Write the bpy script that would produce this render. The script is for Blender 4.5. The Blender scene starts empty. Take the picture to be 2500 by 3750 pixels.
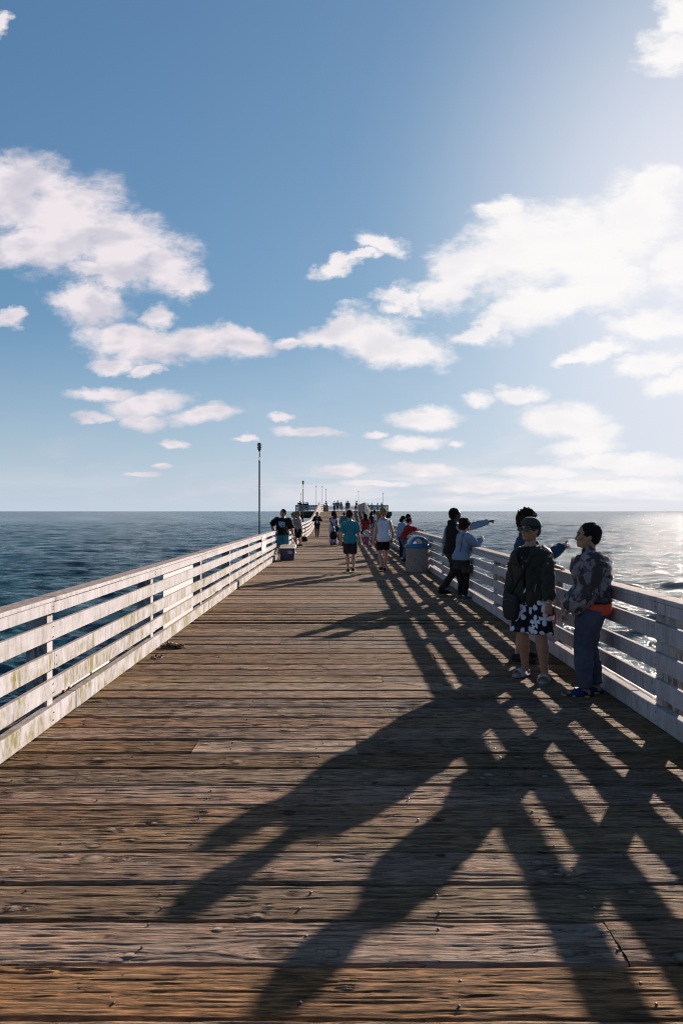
import bpy, bmesh, math, random
import numpy as np
from mathutils import Vector, Matrix, Quaternion
R = math.radians
scene = bpy.context.scene
COL = scene.collection
# ------------------------------------------------------------------ camera
EYE = 1.73
cam_data = bpy.data.cameras.new("camera")
cam = bpy.data.objects.new("camera", cam_data); COL.objects.link(cam)
cam.location = (0, 0, EYE); cam.rotation_euler = (R(90), 0, 0)
cam_data.sensor_fit = 'HORIZONTAL'; cam_data.sensor_width = 24; cam_data.lens = 24
cam_data.shift_y = -0.0012
cam_data.clip_start = 0.05; cam_data.clip_end = 60000
cam_data.dof.use_dof = True; cam_data.dof.focus_distance = 22; cam_data.dof.aperture_fstop = 6.3
scene.camera = cam
# ------------------------------------------------------------------ sun, sky, exposure
SUN_AZ, SUN_EL = 32.6, 18.4            # azimuth right of +Y, elevation
SUN_DIR = Vector((math.sin(R(SUN_AZ))*math.cos(R(SUN_EL)), math.cos(R(SUN_AZ))*math.cos(R(SUN_EL)), math.sin(R(SUN_EL))))
sd = bpy.data.lights.new("sun", 'SUN'); sd.energy = 3.8; sd.angle = R(0.6); sd.color = (1.0, 0.88, 0.76)
sun = bpy.data.objects.new("sun", sd); COL.objects.link(sun)
sun.rotation_euler = (-SUN_DIR).to_track_quat('-Z', 'Y').to_euler()
vs = scene.view_settings
scene.display_settings.display_device = 'sRGB'
vs.view_transform = 'Standard'; vs.look = 'None'; vs.gamma = 1; vs.use_curve_mapping = False
vs.exposure = 1.6
SKY_STRENGTH = 0.055
scene.render.engine = 'CYCLES'
cy = scene.cycles
cy.use_denoising = True; cy.filter_width = 1.1
try: cy.denoising_prefilter = 'ACCURATE'; cy.denoising_input_passes = 'RGB_ALBEDO_NORMAL'
except Exception: pass
cy.max_bounces = 5; cy.diffuse_bounces = 3; cy.glossy_bounces = 3; cy.transmission_bounces = 4; cy.transparent_max_bounces = 6
cy.caustics_reflective = False; cy.caustics_refractive = False
cy.sample_clamp_indirect = 4.0; cy.sample_clamp_direct = 60.0
try: cy.use_light_tree = False
except Exception: pass

world = bpy.data.worlds.new("World"); scene.world = world; world.use_nodes = True
class NT:
    """tiny node helper"""
    def __init__(s, tree): s.t = tree; s.n = tree.nodes; s.l = tree.links
    def add(s, typ, inputs=None, **kw):
        nd = s.n.new(typ)
        for k, v in kw.items(): setattr(nd, k, v)
        if inputs:
            for k, v in inputs.items():
                sock = nd.inputs[k]
                if isinstance(v, bpy.types.NodeSocket): s.l.new(v, sock)
                else: sock.default_value = v
        return nd
    def math(s, op, a, b=0.0, c=0.0, clamp=False):
        return s.add('ShaderNodeMath', {0: a, 1: b, 2: c}, operation=op, use_clamp=clamp).outputs[0]
    def vmath(s, op, a, b=(0, 0, 0)):
        nd = s.add('ShaderNodeVectorMath', {0: a, 1: b}, operation=op)
        return nd.outputs[0]
    def mix(s, f, a, b, blend='MIX'):
        nd = s.n.new('ShaderNodeMix'); nd.data_type = 'RGBA'; nd.blend_type = blend
        for i, v in ((0, f), (6, a), (7, b)):
            if isinstance(v, bpy.types.NodeSocket): s.l.new(v, nd.inputs[i])
            else: nd.inputs[i].default_value = (tuple(v)+(1,))[:4] if i else v
        return nd.outputs[2]
    def mapr(s, v, a, b, c=0.0, d=1.0, smooth=False):
        nd = s.add('ShaderNodeMapRange', {0: v, 1: a, 2: b, 3: c, 4: d})
        if smooth: nd.interpolation_type = 'SMOOTHSTEP'
        return nd.outputs[0]
    def noise(s, vec, scale, detail=4, rough=0.55, dist=0.0):
        return s.add('ShaderNodeTexNoise', {'Vector': vec, 'Scale': scale, 'Detail': detail, 'Roughness': rough, 'Distortion': dist})
    def mapping(s, vec, loc=(0, 0, 0), rot=(0, 0, 0), scale=(1, 1, 1), typ='POINT'):
        return s.add('ShaderNodeMapping', {'Vector': vec, 'Location': loc, 'Rotation': rot, 'Scale': scale}, vector_type=typ).outputs[0]

def build_world():
    w = NT(world.node_tree); w.n.clear()
    out = w.add('ShaderNodeOutputWorld')
    sky = w.add('ShaderNodeTexSky', sky_type='NISHITA', sun_disc=False)
    sky.sun_elevation = R(SUN_EL); sky.sun_rotation = R(SUN_AZ)
    sky.air_density = 1.0; sky.dust_density = 0.8; sky.ozone_density = 2.2; sky.altitude = 0
    tc = w.add('ShaderNodeTexCoord').outputs['Generated']
    sp = w.add('ShaderNodeSeparateXYZ', {0: tc})
    yy = w.math('MAXIMUM', sp.outputs[1], 0.03)
    u = w.math('DIVIDE', sp.outputs[0], yy); v = w.math('DIVIDE', sp.outputs[2], yy)
    uv = w.add('ShaderNodeCombineXYZ', {0: u, 1: v, 2: 0.0}).outputs[0]
    # domain warp of the plane of directions
    wn = w.noise(w.mapping(uv, scale=(1, 1.5, 1)), 7.0, 5, 0.6)
    off = w.vmath('SCALE', w.vmath('SUBTRACT', wn.outputs['Color'], (0.5, 0.5, 0.5))); off.node.inputs['Scale'].default_value = 0.085
    wn2 = w.noise(w.mapping(uv, scale=(1, 1.5, 1)), 28.0, 4, 0.6)
    off2 = w.vmath('SCALE', w.vmath('SUBTRACT', wn2.outputs['Color'], (0.5, 0.5, 0.5))); off2.node.inputs['Scale'].default_value = 0.03
    # the warp shrinks towards the horizon, where clouds are far away
    wk = w.mapr(v, 0.0, 0.30, 0.25, 1.0)
    offs = w.vmath('ADD', off, off2)
    offs = w.add('ShaderNodeVectorMath', {0: offs, 'Scale': wk}, operation='SCALE').outputs[0]
    p = w.vmath('ADD', uv, offs)
    # cloud masses: centre, half sizes (picture units / 1568), tilt
    C = CLOUDS
    field = None
    for (cx, cyy, rx, ry, rot) in C:
        ry *= 1.08
        loc = ((cx-784)/1568, (1174-cyy)/1568, 0)
        mp = w.mapping(p, loc=loc, rot=(0, 0, R(rot)), scale=(rx/1568, ry/1568, 1), typ='TEXTURE')
        g = w.add('ShaderNodeTexGradient', {'Vector': mp}, gradient_type='SPHERICAL').outputs['Fac']
        field = g if field is None else w.math('SMOOTH_MAX', field, g, 0.05)
    fb = w.noise(w.mapping(uv, scale=(1, 1.9, 1)), 13.0, 10, 0.68, 0.2).outputs['Fac']
    amp = w.mapr(field, 0.0, 0.22, 0.0, 1.15, smooth=True)
    dens = w.math('ADD', field, w.math('MULTIPLY', w.math('SUBTRACT', fb, 0.5), amp))
    mask = w.mapr(dens, 0.05, 0.66, smooth=True)
    # low bank of thin stratus above the horizon, thicker to the right
    st = w.noise(w.mapping(uv, loc=(3.1, 1.7, 0), scale=(3.2, 26.0, 1)), 1.6, 8, 0.6, 0.5).outputs['Fac']
    band = w.math('MULTIPLY', w.mapr(v, 0.004, 0.02, smooth=True), w.mapr(v, 0.085, 0.03, smooth=True))
    rgt = w.mapr(u, -0.25, 0.20, 0.2, 1.0)
    stm = w.math('MULTIPLY', w.math('MULTIPLY', w.mapr(st, 0.36, 0.56, smooth=True), band), rgt)
    # thin veils elsewhere
    veil = w.noise(w.mapping(uv, loc=(7.1, 4.2, 0), scale=(1, 2.4, 1)), 4.0, 6, 0.6, 0.3).outputs['Fac']
    vm = w.math('MULTIPLY', w.mapr(veil, 0.50, 0.80, smooth=True), w.mapr(v, 0.26, 0.12, 0.0, 0.25))
    m = w.math('MAXIMUM', w.math('MAXIMUM', mask, w.math('MULTIPLY', stm, 0.85)), vm)
    front = w.mapr(sp.outputs[1], 0.05, 0.25)
    m = w.math('MULTIPLY', m, front, clamp=True)
    # angle to the sun
    dt = w.add('ShaderNodeVectorMath', {0: tc, 1: tuple(SUN_DIR)}, operation='DOT_PRODUCT').outputs['Value']
    glow = w.mapr(dt, 0.84, 1.0)
    skyc = sky.outputs[0]
    skyc = w.add('ShaderNodeVectorMath', {0: skyc, 'Scale': SKY_STRENGTH*1.0}, operation='SCALE').outputs[0]
    # soft shoulder on the bright aureole
    def shoulder(c, cap):
        q = w.vmath('ADD', w.vmath('MULTIPLY', c, (1/cap,)*3), (1, 1, 1))
        return w.vmath('DIVIDE', c, q)
    SKYC = w.vmath('MULTIPLY', shoulder(skyc, SKY_CAP), SKY_TINT)
    # aerosol close to the horizon: pale pinkish grey
    hz = w.mapr(v, 0.0, 0.30, 1.0, 0.0); hz = w.math('POWER', hz, 1.7)
    hazec = w.mix(w.mapr(u, -0.25, 0.45), HAZE_L, HAZE_R)
    base = w.mix(w.math('MULTIPLY', hz, w.math('MULTIPLY', front, 0.9)), SKYC, hazec)
    base = w.mix(w.math('MULTIPLY', w.math('POWER', glow, 2.8), GLOW_AMT), base, GLOW_C)
    # cloud body: bright rims towards the sun, greyer lavender bellies
    sh1 = w.noise(w.mapping(uv, loc=(0.012, 0.02, 0), scale=(1, 1.9, 1)), 6.0, 4, 0.5, 0.2).outputs['Fac']
    thick = w.mapr(dens, 0.45, 1.25)
    # relief: compare the field with itself a little way towards the sun
    fb2 = w.noise(w.mapping(w.vmath('ADD', uv, (0.022, -0.016, 0)), scale=(1, 1.9, 1)), 10.0, 3, 0.5, 0.2).outputs['Fac']
    fb1 = w.noise(w.mapping(uv, scale=(1, 1.9, 1)), 10.0, 3, 0.5, 0.2).outputs['Fac']
    rel = w.mapr(w.math('SUBTRACT', fb2, fb1), -0.08, 0.12, -0.15, 0.7)
    body = w.math('ADD', w.math('MULTIPLY', thick, 0.35), w.math('ADD', rel, w.mapr(sh1, 0.40, 0.70, -0.30, 0.45)), clamp=True)
    cc = w.mix(body, CLOUD_HI, CLOUD_LO)
    cc = w.mix(w.mapr(dt, 0.78, 0.97, 0.0, 0.85), cc, CLOUD_SUN)
    fin = w.mix(m, base, cc)
    bg = w.add('ShaderNodeBackground', {'Color': fin, 'Strength': 1.0})
    w.l.new(bg.outputs[0], out.inputs[0])
    try: world.cycles.sampling_method = 'MANUAL'; world.cycles.sample_map_resolution = 512
    except Exception: pass

E_ = 2 ** vs.exposure
def disp(r, g, b):
    """display colour (0-255) -> scene radiance for lights-in-the-sky"""
    f = lambda c: ((c/255)/12.92 if c <= 10.3 else (((c/255)+0.055)/1.055)**2.4) / E_
    return (f(r), f(g), f(b))
SKY_CAP, SKY_TINT = 0.27, (0.65, 0.96, 1.25)
HAZE_L, HAZE_R = disp(201, 213, 229), disp(229, 228, 236)
GLOW_C, GLOW_AMT = disp(246, 241, 248), 0.85
CLOUD_HI, CLOUD_LO, CLOUD_SUN = disp(238, 230, 235), disp(203, 201, 214), disp(255, 253, 252)
CLOUDS = [
 (30,445,190,120,0),(150,520,205,135,12),(275,560,190,110,-18),(380,590,125,85,-25),(60,555,150,70,10),(260,622,170,38,0),(440,640,80,45,-12),(180,470,110,60,0),
 (195,692,130,60,0),(362,712,60,42,0),(15,742,50,28,0),
 (280,765,140,52,0),(350,800,175,52,8),(450,785,150,50,6),(560,782,110,42,-10),(260,830,75,28,0),(330,848,55,18,0),
 (250,908,120,26,0),(350,930,125,38,12),(460,957,115,27,10),(335,975,75,24,0),(212,964,62,13,0),(400,1020,50,12,0),(372,1071,40,10,0),
 (850,775,165,80,-5),(760,772,110,50,10),(950,800,130,50,-8),(665,795,50,22,0),(785,730,70,40,0),
 (872,566,78,38,-14),(775,625,85,26,14),(840,600,50,20,20),
 (1190,570,210,130,18),(1080,600,150,85,20),(1330,560,210,140,10),(1470,500,170,120,30),(1500,430,90,60,20),(1010,670,125,55,15),(925,690,85,32,0),(1150,480,80,45,0),
 (1260,690,230,70,22),(1380,640,180,85,15),(1110,745,110,34,22),
 (1380,808,110,34,10),(1300,828,50,16,0),(1500,845,125,34,12),(1550,885,105,36,14),(1500,745,160,50,0),(1560,620,110,80,0),(1540,110,110,75,25),(1580,40,90,60,0),
 (975,962,125,34,-4),(1090,915,55,32,0),(1195,900,85,27,0),(1300,968,140,52,-6),(1370,1000,90,34,0),(1335,1030,125,27,0),
 (952,1021,100,21,0),(1045,1028,28,10,0),(712,995,110,17,-4),(640,960,42,14,0),(867,1000,42,13,0),
 (785,1078,95,20,0),(1500,1075,150,26,0),(1120,1120,200,18,0),(1400,1110,260,22,0),(860,1108,120,12,0),(330,1090,60,8,0),(560,1012,40,8,0),(965,1078,125,23,-3),(1400,1058,170,24,0),(1250,1085,150,22,0),
 (-5,60,40,50,0)]
build_world()

# ------------------------------------------------------------------ helpers
def tag(o, label=None, cat=None, group=None, kind=None):
    if label: o['label'] = label
    if cat: o['category'] = cat
    if group: o['group'] = group
    if kind: o['kind'] = kind
    return o
def empty(name, loc, label=None, cat=None, group=None, kind=None, rz=0.0):
    o = bpy.data.objects.new(name, None); COL.objects.link(o)
    o.empty_display_size = 0.2
    o.location = loc; o.rotation_euler = (0, 0, rz)
    return tag(o, label, cat, group, kind)
class MB:
    """collects shapes (world coordinates), builds ONE mesh object"""
    def __init__(s): s.v = []; s.f = []
    def add(s, vs_, fs):
        b = len(s.v); s.v.extend([tuple(q) for q in vs_]); s.f.extend([tuple(i+b for i in q) for q in fs])
    def box(s, x0, x1, y0, y1, z0, z1, rz=0.0):
        c = Vector(((x0+x1)/2, (y0+y1)/2, 0)); vv = []
        for z in (z0, z1):
            for x, y in ((x0, y0), (x1, y0), (x1, y1), (x0, y1)):
                p = Vector((x, y, z))
                if rz: p = Matrix.Rotation(rz, 3, 'Z') @ (p - c) + c
                vv.append(p)
        s.add(vv, [(3,2,1,0),(4,5,6,7),(0,1,5,4),(1,2,6,5),(2,3,7,6),(3,0,4,7)])
    def strip(s, x0, x1, z0, z1, ys, zf):
        """bar along +Y following the height function zf"""
        vv = []; ff = []
        for y in ys:
            e = zf(y)
            vv += [(x0,y,z0+e),(x1,y,z0+e),(x1,y,z1+e),(x0,y,z1+e)]
        n = len(ys)
        for i in range(n-1):
            a = 4*i; b = a+4
            for k in range(4):
                k2 = (k+1) % 4
                ff.append((a+k, a+k2, b+k2, b+k))
        ff += [(3,2,1,0), (4*n-4, 4*n-3, 4*n-2, 4*n-1)]
        s.add(vv, ff)
    def loft(s, rings, n=12, sq=2.0, cap=True):
        """rings: (centre, U, V) half-axis vectors"""
        vv = []; ff = []
        for (c, U, V) in rings:
            for k in range(n):
                t = 2*math.pi*k/n; ct, st = math.cos(t), math.sin(t)
                if sq != 2.0:
                    ct = math.copysign(abs(ct)**(2/sq), ct); st = math.copysign(abs(st)**(2/sq), st)
                vv.append(c + U*ct + V*st)
        m = len(rings)
        for i in range(m-1):
            for k in range(n):
                k2 = (k+1) % n
                ff.append((i*n+k, i*n+k2, (i+1)*n+k2, (i+1)*n+k))
        if cap:
            vv.append(rings[0][0]); vv.append(rings[-1][0]); a = m*n; b = a+1
            for k in range(n):
                k2 = (k+1) % n
                ff.append((a, k2, k)); ff.append((b, (m-1)*n+k, (m-1)*n+k2))
        s.add(vv, ff)
    def tube(s, pts, rad, n=10, flat=1.0, ref=None, round_ends=True):
        pts = [Vector(q) for q in pts]
        if not isinstance(rad, (list, tuple)): rad = [rad]*len(pts)
        T = []
        for i in range(len(pts)):
            a = pts[max(0, i-1)]; b = pts[min(len(pts)-1, i+1)]
            t = (b-a); T.append(t.normalized() if t.length > 1e-9 else Vector((0, 0, 1)))
        r0 = Vector(ref) if ref is not None else (Vector((1, 0, 0)) if abs(T[0].x) < 0.8 else Vector((0, 1, 0)))
        rings = []; U = (r0 - T[0]*r0.dot(T[0])).normalized()
        fr = []
        for i, t in enumerate(T):
            U = (U - t*U.dot(t)).normalized(); fr.append((U.copy(), t.cross(U)))
        if round_ends:
            U, V = fr[0]; r = rad[0]
            rings.append((pts[0]-T[0]*r*0.9, U*r*0.4, V*r*0.4*flat)); rings.append((pts[0]-T[0]*r*0.5, U*r*0.8, V*r*0.8*flat))
        for q, r, (U, V) in zip(pts, rad, fr): rings.append((q, U*r, V*r*flat))
        if round_ends:
            U, V = fr[-1]; r = rad[-1]
            rings.append((pts[-1]+T[-1]*r*0.5, U*r*0.8, V*r*0.8*flat)); rings.append((pts[-1]+T[-1]*r*0.9, U*r*0.4, V*r*0.4*flat))
        s.loft(rings, n)
    def ell(s, c, U, V, W, n=12, m=8):
        c, U, V, W = map(Vector, (c, U, V, W)); rings = []
        for i in range(1, m):
            t = math.pi*i/m
            rings.append((c - W*math.cos(t), U*math.sin(t), V*math.sin(t)))
        s.loft(rings, n)
        # pull caps out to the poles
        s.v[-2] = tuple(c-W); s.v[-1] = tuple(c+W)
    def lathe(s, prof, c=(0, 0, 0), n=24):
        """prof: list of (r, z); closed with end caps"""
        c = Vector(c)
        s.loft([(c+Vector((0, 0, z)), Vector((r, 0, 0)), Vector((0, r, 0))) for r, z in prof], n)
    def build(s, name, mat, parent=None, origin=None, smooth=False, bevel=0.0, mods=(), kind=None):
        o_ = Vector(origin) if origin is not None else (parent.matrix_world.translation.copy() if False else Vector((0, 0, 0)))
        me = bpy.data.meshes.new(name)
        vv = s.v
        if parent is not None and origin is None:
            pl = parent_offset(parent)
            vv = [(a[0]-pl[0], a[1]-pl[1], a[2]-pl[2]) for a in s.v]
        elif origin is not None:
            vv = [(a[0]-o_[0], a[1]-o_[1], a[2]-o_[2]) for a in s.v]
        me.from_pydata(vv, [], s.f); me.validate(clean_customdata=False)
        if mat is not None: me.materials.append(mat)
        if smooth: me.polygons.foreach_set('use_smooth', [True]*len(me.polygons))
        o = bpy.data.objects.new(name, me); COL.objects.link(o)
        if parent is not None: o.parent = parent
        elif origin is not None: o.location = o_
        if bevel:
            b = o.modifiers.new('bevel', 'BEVEL'); b.width = bevel; b.segments = 2; b.limit_method = 'ANGLE'; b.angle_limit = R(40)
            b.harden_normals = False
        for mname, typ, kw in mods:
            md = o.modifiers.new(mname, typ)
            for k, v in kw.items(): setattr(md, k, v)
        if kind: o['kind'] = kind
        return o
def parent_offset(p):
    v = Vector((0, 0, 0))
    while p is not None:
        v += Vector(p.location); p = p.parent
    return v
def vnoise(x, y, seed=0):
    """2-D value noise on numpy arrays, roughly -1..1"""
    xi = np.floor(x).astype(np.int64); yi = np.floor(y).astype(np.int64)
    xf = x-xi; yf = y-yi
    xf = xf*xf*(3-2*xf); yf = yf*yf*(3-2*yf)
    def h(a, b):
        n = (a*374761393 + b*668265263 + seed*1442695041) & 0xFFFFFFFF
        n = ((n ^ (n >> 13))*1274126177) & 0xFFFFFFFF
        return ((n ^ (n >> 16)) & 0xFFFF)/32767.5 - 1.0
    a = h(xi, yi)*(1-xf)+h(xi+1, yi)*xf; b = h(xi, yi+1)*(1-xf)+h(xi+1, yi+1)*xf
    return a*(1-yf)+b*yf
def ramp_z(y):
    return float(np.interp(y, [0, 47, 50, 53, 56, 59, 62, 75, 200], [0, 0, .03, .10, .22, .40, .62, 1.66, 1.66]))
XL, XR = -2.32, 2.53          # inner faces of the railings
HEAD_Y0, HEAD_Y1 = 108.0, 122.5
# ------------------------------------------------------------------ materials
def new_mat(name):
    m = bpy.data.materials.new(name); m.use_nodes = True
    w = NT(m.node_tree); w.n.clear()
    out = w.add('ShaderNodeOutputMaterial'); b = w.add('ShaderNodeBsdfPrincipled')
    w.l.new(b.outputs[0], out.inputs[0])
    return m, w, b
def simple(name, c1, c2=None, scale=8.0, rough=0.7, bump=0.2, bscale=60.0, metal=0.0, spec=0.5, bdist=0.004, sheen=0.0, stretch=(1,1,1)):
    m, w, b = new_mat(name)
    tc = w.mapping(w.add('ShaderNodeTexCoord').outputs['Object'], scale=stretch)
    if c2 is None: c2 = tuple(x*0.72 for x in c1)
    n = w.noise(tc, scale, 5, 0.6)
    col = w.mix(w.mapr(n.outputs['Fac'], 0.35, 0.68), c1, c2)
    w.l.new(col, b.inputs['Base Color'])
    b.inputs['Roughness'].default_value = rough; b.inputs['Metallic'].default_value = metal
    b.inputs['Specular IOR Level'].default_value = spec
    if sheen:
        b.inputs['Sheen Weight'].default_value = sheen
    if bump:
        bn = w.noise(tc, bscale, 4, 0.6)
        bp = w.add('ShaderNodeBump', {'Strength': bump, 'Distance': bdist, 'Height': bn.outputs['Fac']})
        w.l.new(bp.outputs[0], b.inputs['Normal'])
    return m
def cloth(name, c, c2=None, **kw):
    kw.setdefault('rough', 0.9); kw.setdefault('spec', 0.2); kw.setdefault('bump', 0.35); kw.setdefault('bscale', 22.0); kw.setdefault('bdist', 0.02); kw.setdefault('scale', 5.0)
    return simple(name, c, c2 or tuple(x*0.8 for x in c), **kw)
M = {}
SKIN = {'light': (0.44, 0.25, 0.18), 'tan': (0.34, 0.19, 0.13), 'brown': (0.12, 0.062, 0.042), 'dark': (0.055, 0.03, 0.022)}
for k, c in SKIN.items():
    M['skin_'+k] = simple('skin_'+k, c, tuple(x*y for x, y in zip(c, (.86, .74, .7))), scale=14, rough=0.5, bump=0.12, bscale=90, spec=0.4)
HAIR = {'black': (0.020, 0.013, 0.010), 'brown': (0.045, 0.023, 0.013), 'grey': (0.05, 0.04, 0.034), 'blond': (0.34, 0.20, 0.09), 'red': (0.16, 0.02, 0.012)}
for k, c in HAIR.items():
    M['hair_'+k] = simple('hair_'+k, c, tuple(x*0.55 for x in c), scale=40, rough=0.75, bump=1.0, bscale=90, spec=0.12, bdist=0.03, stretch=(1, 1, 0.3))

HONEY = 41   # number of the honey-coloured plank nearest the camera
def wood_deck(name, a, b_, c_, grey):
    """weathered deck timber; the warped grain coordinate comes with the mesh"""
    m, w, b = new_mat(name)
    at = w.add('ShaderNodeAttribute', attribute_name='grain').outputs['Vector']   # (x, warped v, plank id)
    kn = w.add('ShaderNodeAttribute', attribute_name='knot').outputs['Fac']
    sp = w.add('ShaderNodeSeparateXYZ', {0: at})
    pid = sp.outputs[2]
    rnd = w.add('ShaderNodeTexWhiteNoise', {'W': pid}, noise_dimensions='1D')
    rs = w.add('ShaderNodeSeparateXYZ', {0: rnd.outputs['Color']})
    g1 = w.noise(w.mapping(at, scale=(5.5, 50, 3.7)), 1.0, 8, 0.65, 0.6).outputs['Fac']
    g2 = w.noise(w.mapping(at, scale=(9.0, 190, 3.7)), 1.0, 5, 0.6).outputs['Fac']
    g3 = w.noise(w.mapping(at, scale=(2.2, 6, 3.7)), 1.0, 6, 0.7).outputs['Fac']
    base = w.mix(w.mapr(g1, 0.42, 0.60), a, b_)
    base = w.mix(w.mapr(g2, 0.40, 0.60, 0.0, 0.75), base, c_)
    base = w.mix(w.math('MULTIPLY', w.mapr(g3, 0.42, 0.70), w.mapr(rs.outputs[0], 0, 1, 0.35, 1.0)), base, grey)
    # per-plank tone
    hv = w.add('ShaderNodeHueSaturation', {'Hue': w.mapr(rs.outputs[2], 0, 1, 0.492, 0.508), 'Saturation': w.mapr(rs.outputs[1], 0, 1, 0.8, 1.15), 'Value': w.mapr(rs.outputs[0], 0, 1, 0.70, 1.28), 'Color': base}).outputs[0]
    ol = w.math('MULTIPLY', w.mapr(w.math('ABSOLUTE', w.math('SUBTRACT', pid, HONEY)), 1.4, 1.6, 1, 0), 0.85)
    hv = w.mix(ol, hv, w.mix(1.0, hv, (1.35, 1.10, 0.72), 'MULTIPLY'))
    # footworn lighter rubs and dark wet grime, in broad drifting patches
    ob = w.add('ShaderNodeTexCoord').outputs['Object']
    pt = w.noise(w.mapping(ob, scale=(0.45, 1.0, 1)), 1.3, 6, 0.65).outputs['Fac']
    col = w.mix(w.mapr(pt, 0.42, 0.64, 0.0, 0.42), hv, (0.045, 0.031, 0.023))
    col = w.mix(w.mapr(kn, 0.25, 0.95, 0.0, 0.6), col, (0.34, 0.27, 0.22))
    col = w.mix(w.mapr(kn, -0.15, -0.7, 0.0, 0.85), col, (0.03, 0.018, 0.012))
    # yellow-green algae by the kerbs
    xx = w.add('ShaderNodeSeparateXYZ', {0: ob}).outputs[0]
    ed = w.math('MAXIMUM', w.mapr(w.math('ABSOLUTE', xx), 2.05, 2.45), 0.0)
    an = w.noise(ob, 9.0, 5, 0.7).outputs['Fac']
    col = w.mix(w.math('MULTIPLY', ed, w.mapr(an, 0.42, 0.6, 0, 0.55)), col, (0.16, 0.11, 0.02))
    crack = w.noise(w.mapping(at, loc=(3, 1, 0), scale=(1.6, 26, 5.1)), 1.0, 3, 0.55, 0.8).outputs['Fac']
    ck = w.mapr(w.math('ABSOLUTE', w.math('SUBTRACT', crack, 0.5)), 0.0, 0.014, 1.0, 0.0)
    ckm = w.math('MULTIPLY', ck, w.mapr(g3, 0.40, 0.62))
    col = w.mix(w.math('MULTIPLY', ckm, 0.85), col, (0.012, 0.008, 0.006))
    w.l.new(col, b.inputs['Base Color'])
    b.inputs['Roughness'].default_value = 0.85; b.inputs['Specular IOR Level'].default_value = 0.12
    h = w.math('ADD', w.math('MULTIPLY', g1, 1.0), w.math('MULTIPLY', g2, 0.5))
    h = w.math('SUBTRACT', h, w.math('MULTIPLY', ckm, 0.9))
    bp = w.add('ShaderNodeBump', {'Strength': 1.0, 'Distance': 0.011, 'Height': h})
    w.l.new(bp.outputs[0], b.inputs['Normal'])
    return m
M['deck'] = wood_deck('deck_timber', (0.40, 0.228, 0.122), (0.068, 0.040, 0.026), (0.095, 0.056, 0.034), (0.275, 0.195, 0.140))
M['patch'] = wood_deck('new_timber', (0.44, 0.28, 0.165), (0.33, 0.205, 0.12), (0.36, 0.23, 0.14), (0.40, 0.28, 0.19))
M['beam'] = simple('tarred_beam', (0.085, 0.05, 0.035), (0.03, 0.02, 0.016), scale=3, rough=0.85, bump=0.6, bscale=30, stretch=(1, 1, 3))
M['ledge'] = simple('algae_ledge', (0.36, 0.17, 0.03), (0.16, 0.075, 0.025), scale=7, rough=0.8, bump=0.8, bscale=50, bdist=0.01)

def paint(name, algae, brown, blue=0.0, peel=0.0):
    m, w, b = new_mat(name)
    ob = w.add('ShaderNodeTexCoord').outputs['Object']
    sp = w.add('ShaderNodeSeparateXYZ', {0: ob})
    nz = w.add('ShaderNodeSeparateXYZ', {0: w.add('ShaderNodeNewGeometry').outputs['Normal']})
    n1 = w.noise(ob, 2.6, 6, 0.65).outputs['Fac']
    base = w.mix(w.mapr(n1, 0.35, 0.68), (0.47, 0.445, 0.465), (0.38, 0.35, 0.36))
    # grey grime: streaks running down and handled patches
    gm = w.noise(w.mapping(ob, scale=(5, 5, 0.8)), 3.1, 8, 0.75).outputs['Fac']
    gm2 = w.noise(ob, 1.7, 6, 0.7).outputs['Fac']
    base = w.mix(w.math('MULTIPLY', w.mapr(gm, 0.45, 0.68), w.mapr(gm2, 0.40, 0.60, 0.25, 0.9)), base, (0.16, 0.135, 0.12))
    # vertical drips of green growth
    n2 = w.noise(w.mapping(ob, scale=(6, 6, 1.6)), 2.6, 7, 0.75).outputs['Fac']
    n3 = w.noise(ob, 2.6, 4, 0.6).outputs['Fac']
    al = w.math('MULTIPLY', w.mapr(n2, 0.44, 0.58), w.mapr(n3, 0.42, 0.56))
    if algae:
        base = w.mix(w.math('MULTIPLY', al, algae), base, (0.19, 0.165, 0.055))
    # chipped, sun-bleached brown wood along the upward edges and scattered chips
    n4 = w.noise(w.mapping(ob, scale=(1, 0.5, 1)), 26.0, 6, 0.7).outputs['Fac']
    up = w.mapr(nz.outputs[2], 0.35, 0.9)
    top = w.math('MULTIPLY', up, w.mapr(n4, 0.38, 0.58, 0.5, 1.0))
    base = w.mix(w.math('MULTIPLY', top, brown), base, (0.20, 0.145, 0.12))
    n5 = w.noise(w.mapping(ob, scale=(1, .7, 1)), 17.0, 7, 0.75).outputs['Fac']
    base = w.mix(w.mapr(n5, 0.64, 0.69, 0.0, 0.8), base, (0.16, 0.11, 0.085))
    if peel:
        n6 = w.noise(w.mapping(ob, scale=(3, 3, 0.5)), 7.0, 8, 0.75).outputs['Fac']
        n7 = w.noise(ob, 3.0, 2, 0.5).outputs['Fac']
        fy = w.mapr(nz.outputs[1], -0.6, -0.9)
        base = w.mix(w.math('MULTIPLY', fy, w.math('MULTIPLY', w.mapr(n6, 0.44, 0.53), w.mapr(n7, 0.34, 0.48, 0, peel))), base, (0.12, 0.085, 0.065))
    w.l.new(base, b.inputs['Base Color'])
    b.inputs['Roughness'].default_value = 0.85; b.inputs['Specular IOR Level'].default_value = 0.05
    bn = w.noise(w.mapping(ob, scale=(14, 1.2, 14)), 4.0, 5, 0.65).outputs['Fac']
    bp = w.add('ShaderNodeBump', {'Strength': 0.5, 'Distance': 0.006, 'Height': w.math('SUBTRACT', bn, w.math('MULTIPLY', w.mapr(n5, .66, .72), 1.0))})
    w.l.new(bp.outputs[0], b.inputs['Normal'])
    return m
M['paint'] = paint('white_paint', 0.0, 0.7)
M['paint_algae'] = paint('white_paint_algae', 0.95, 0.8)
M['paint_some'] = paint('white_paint_light_algae', 0.30, 0.6)
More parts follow.
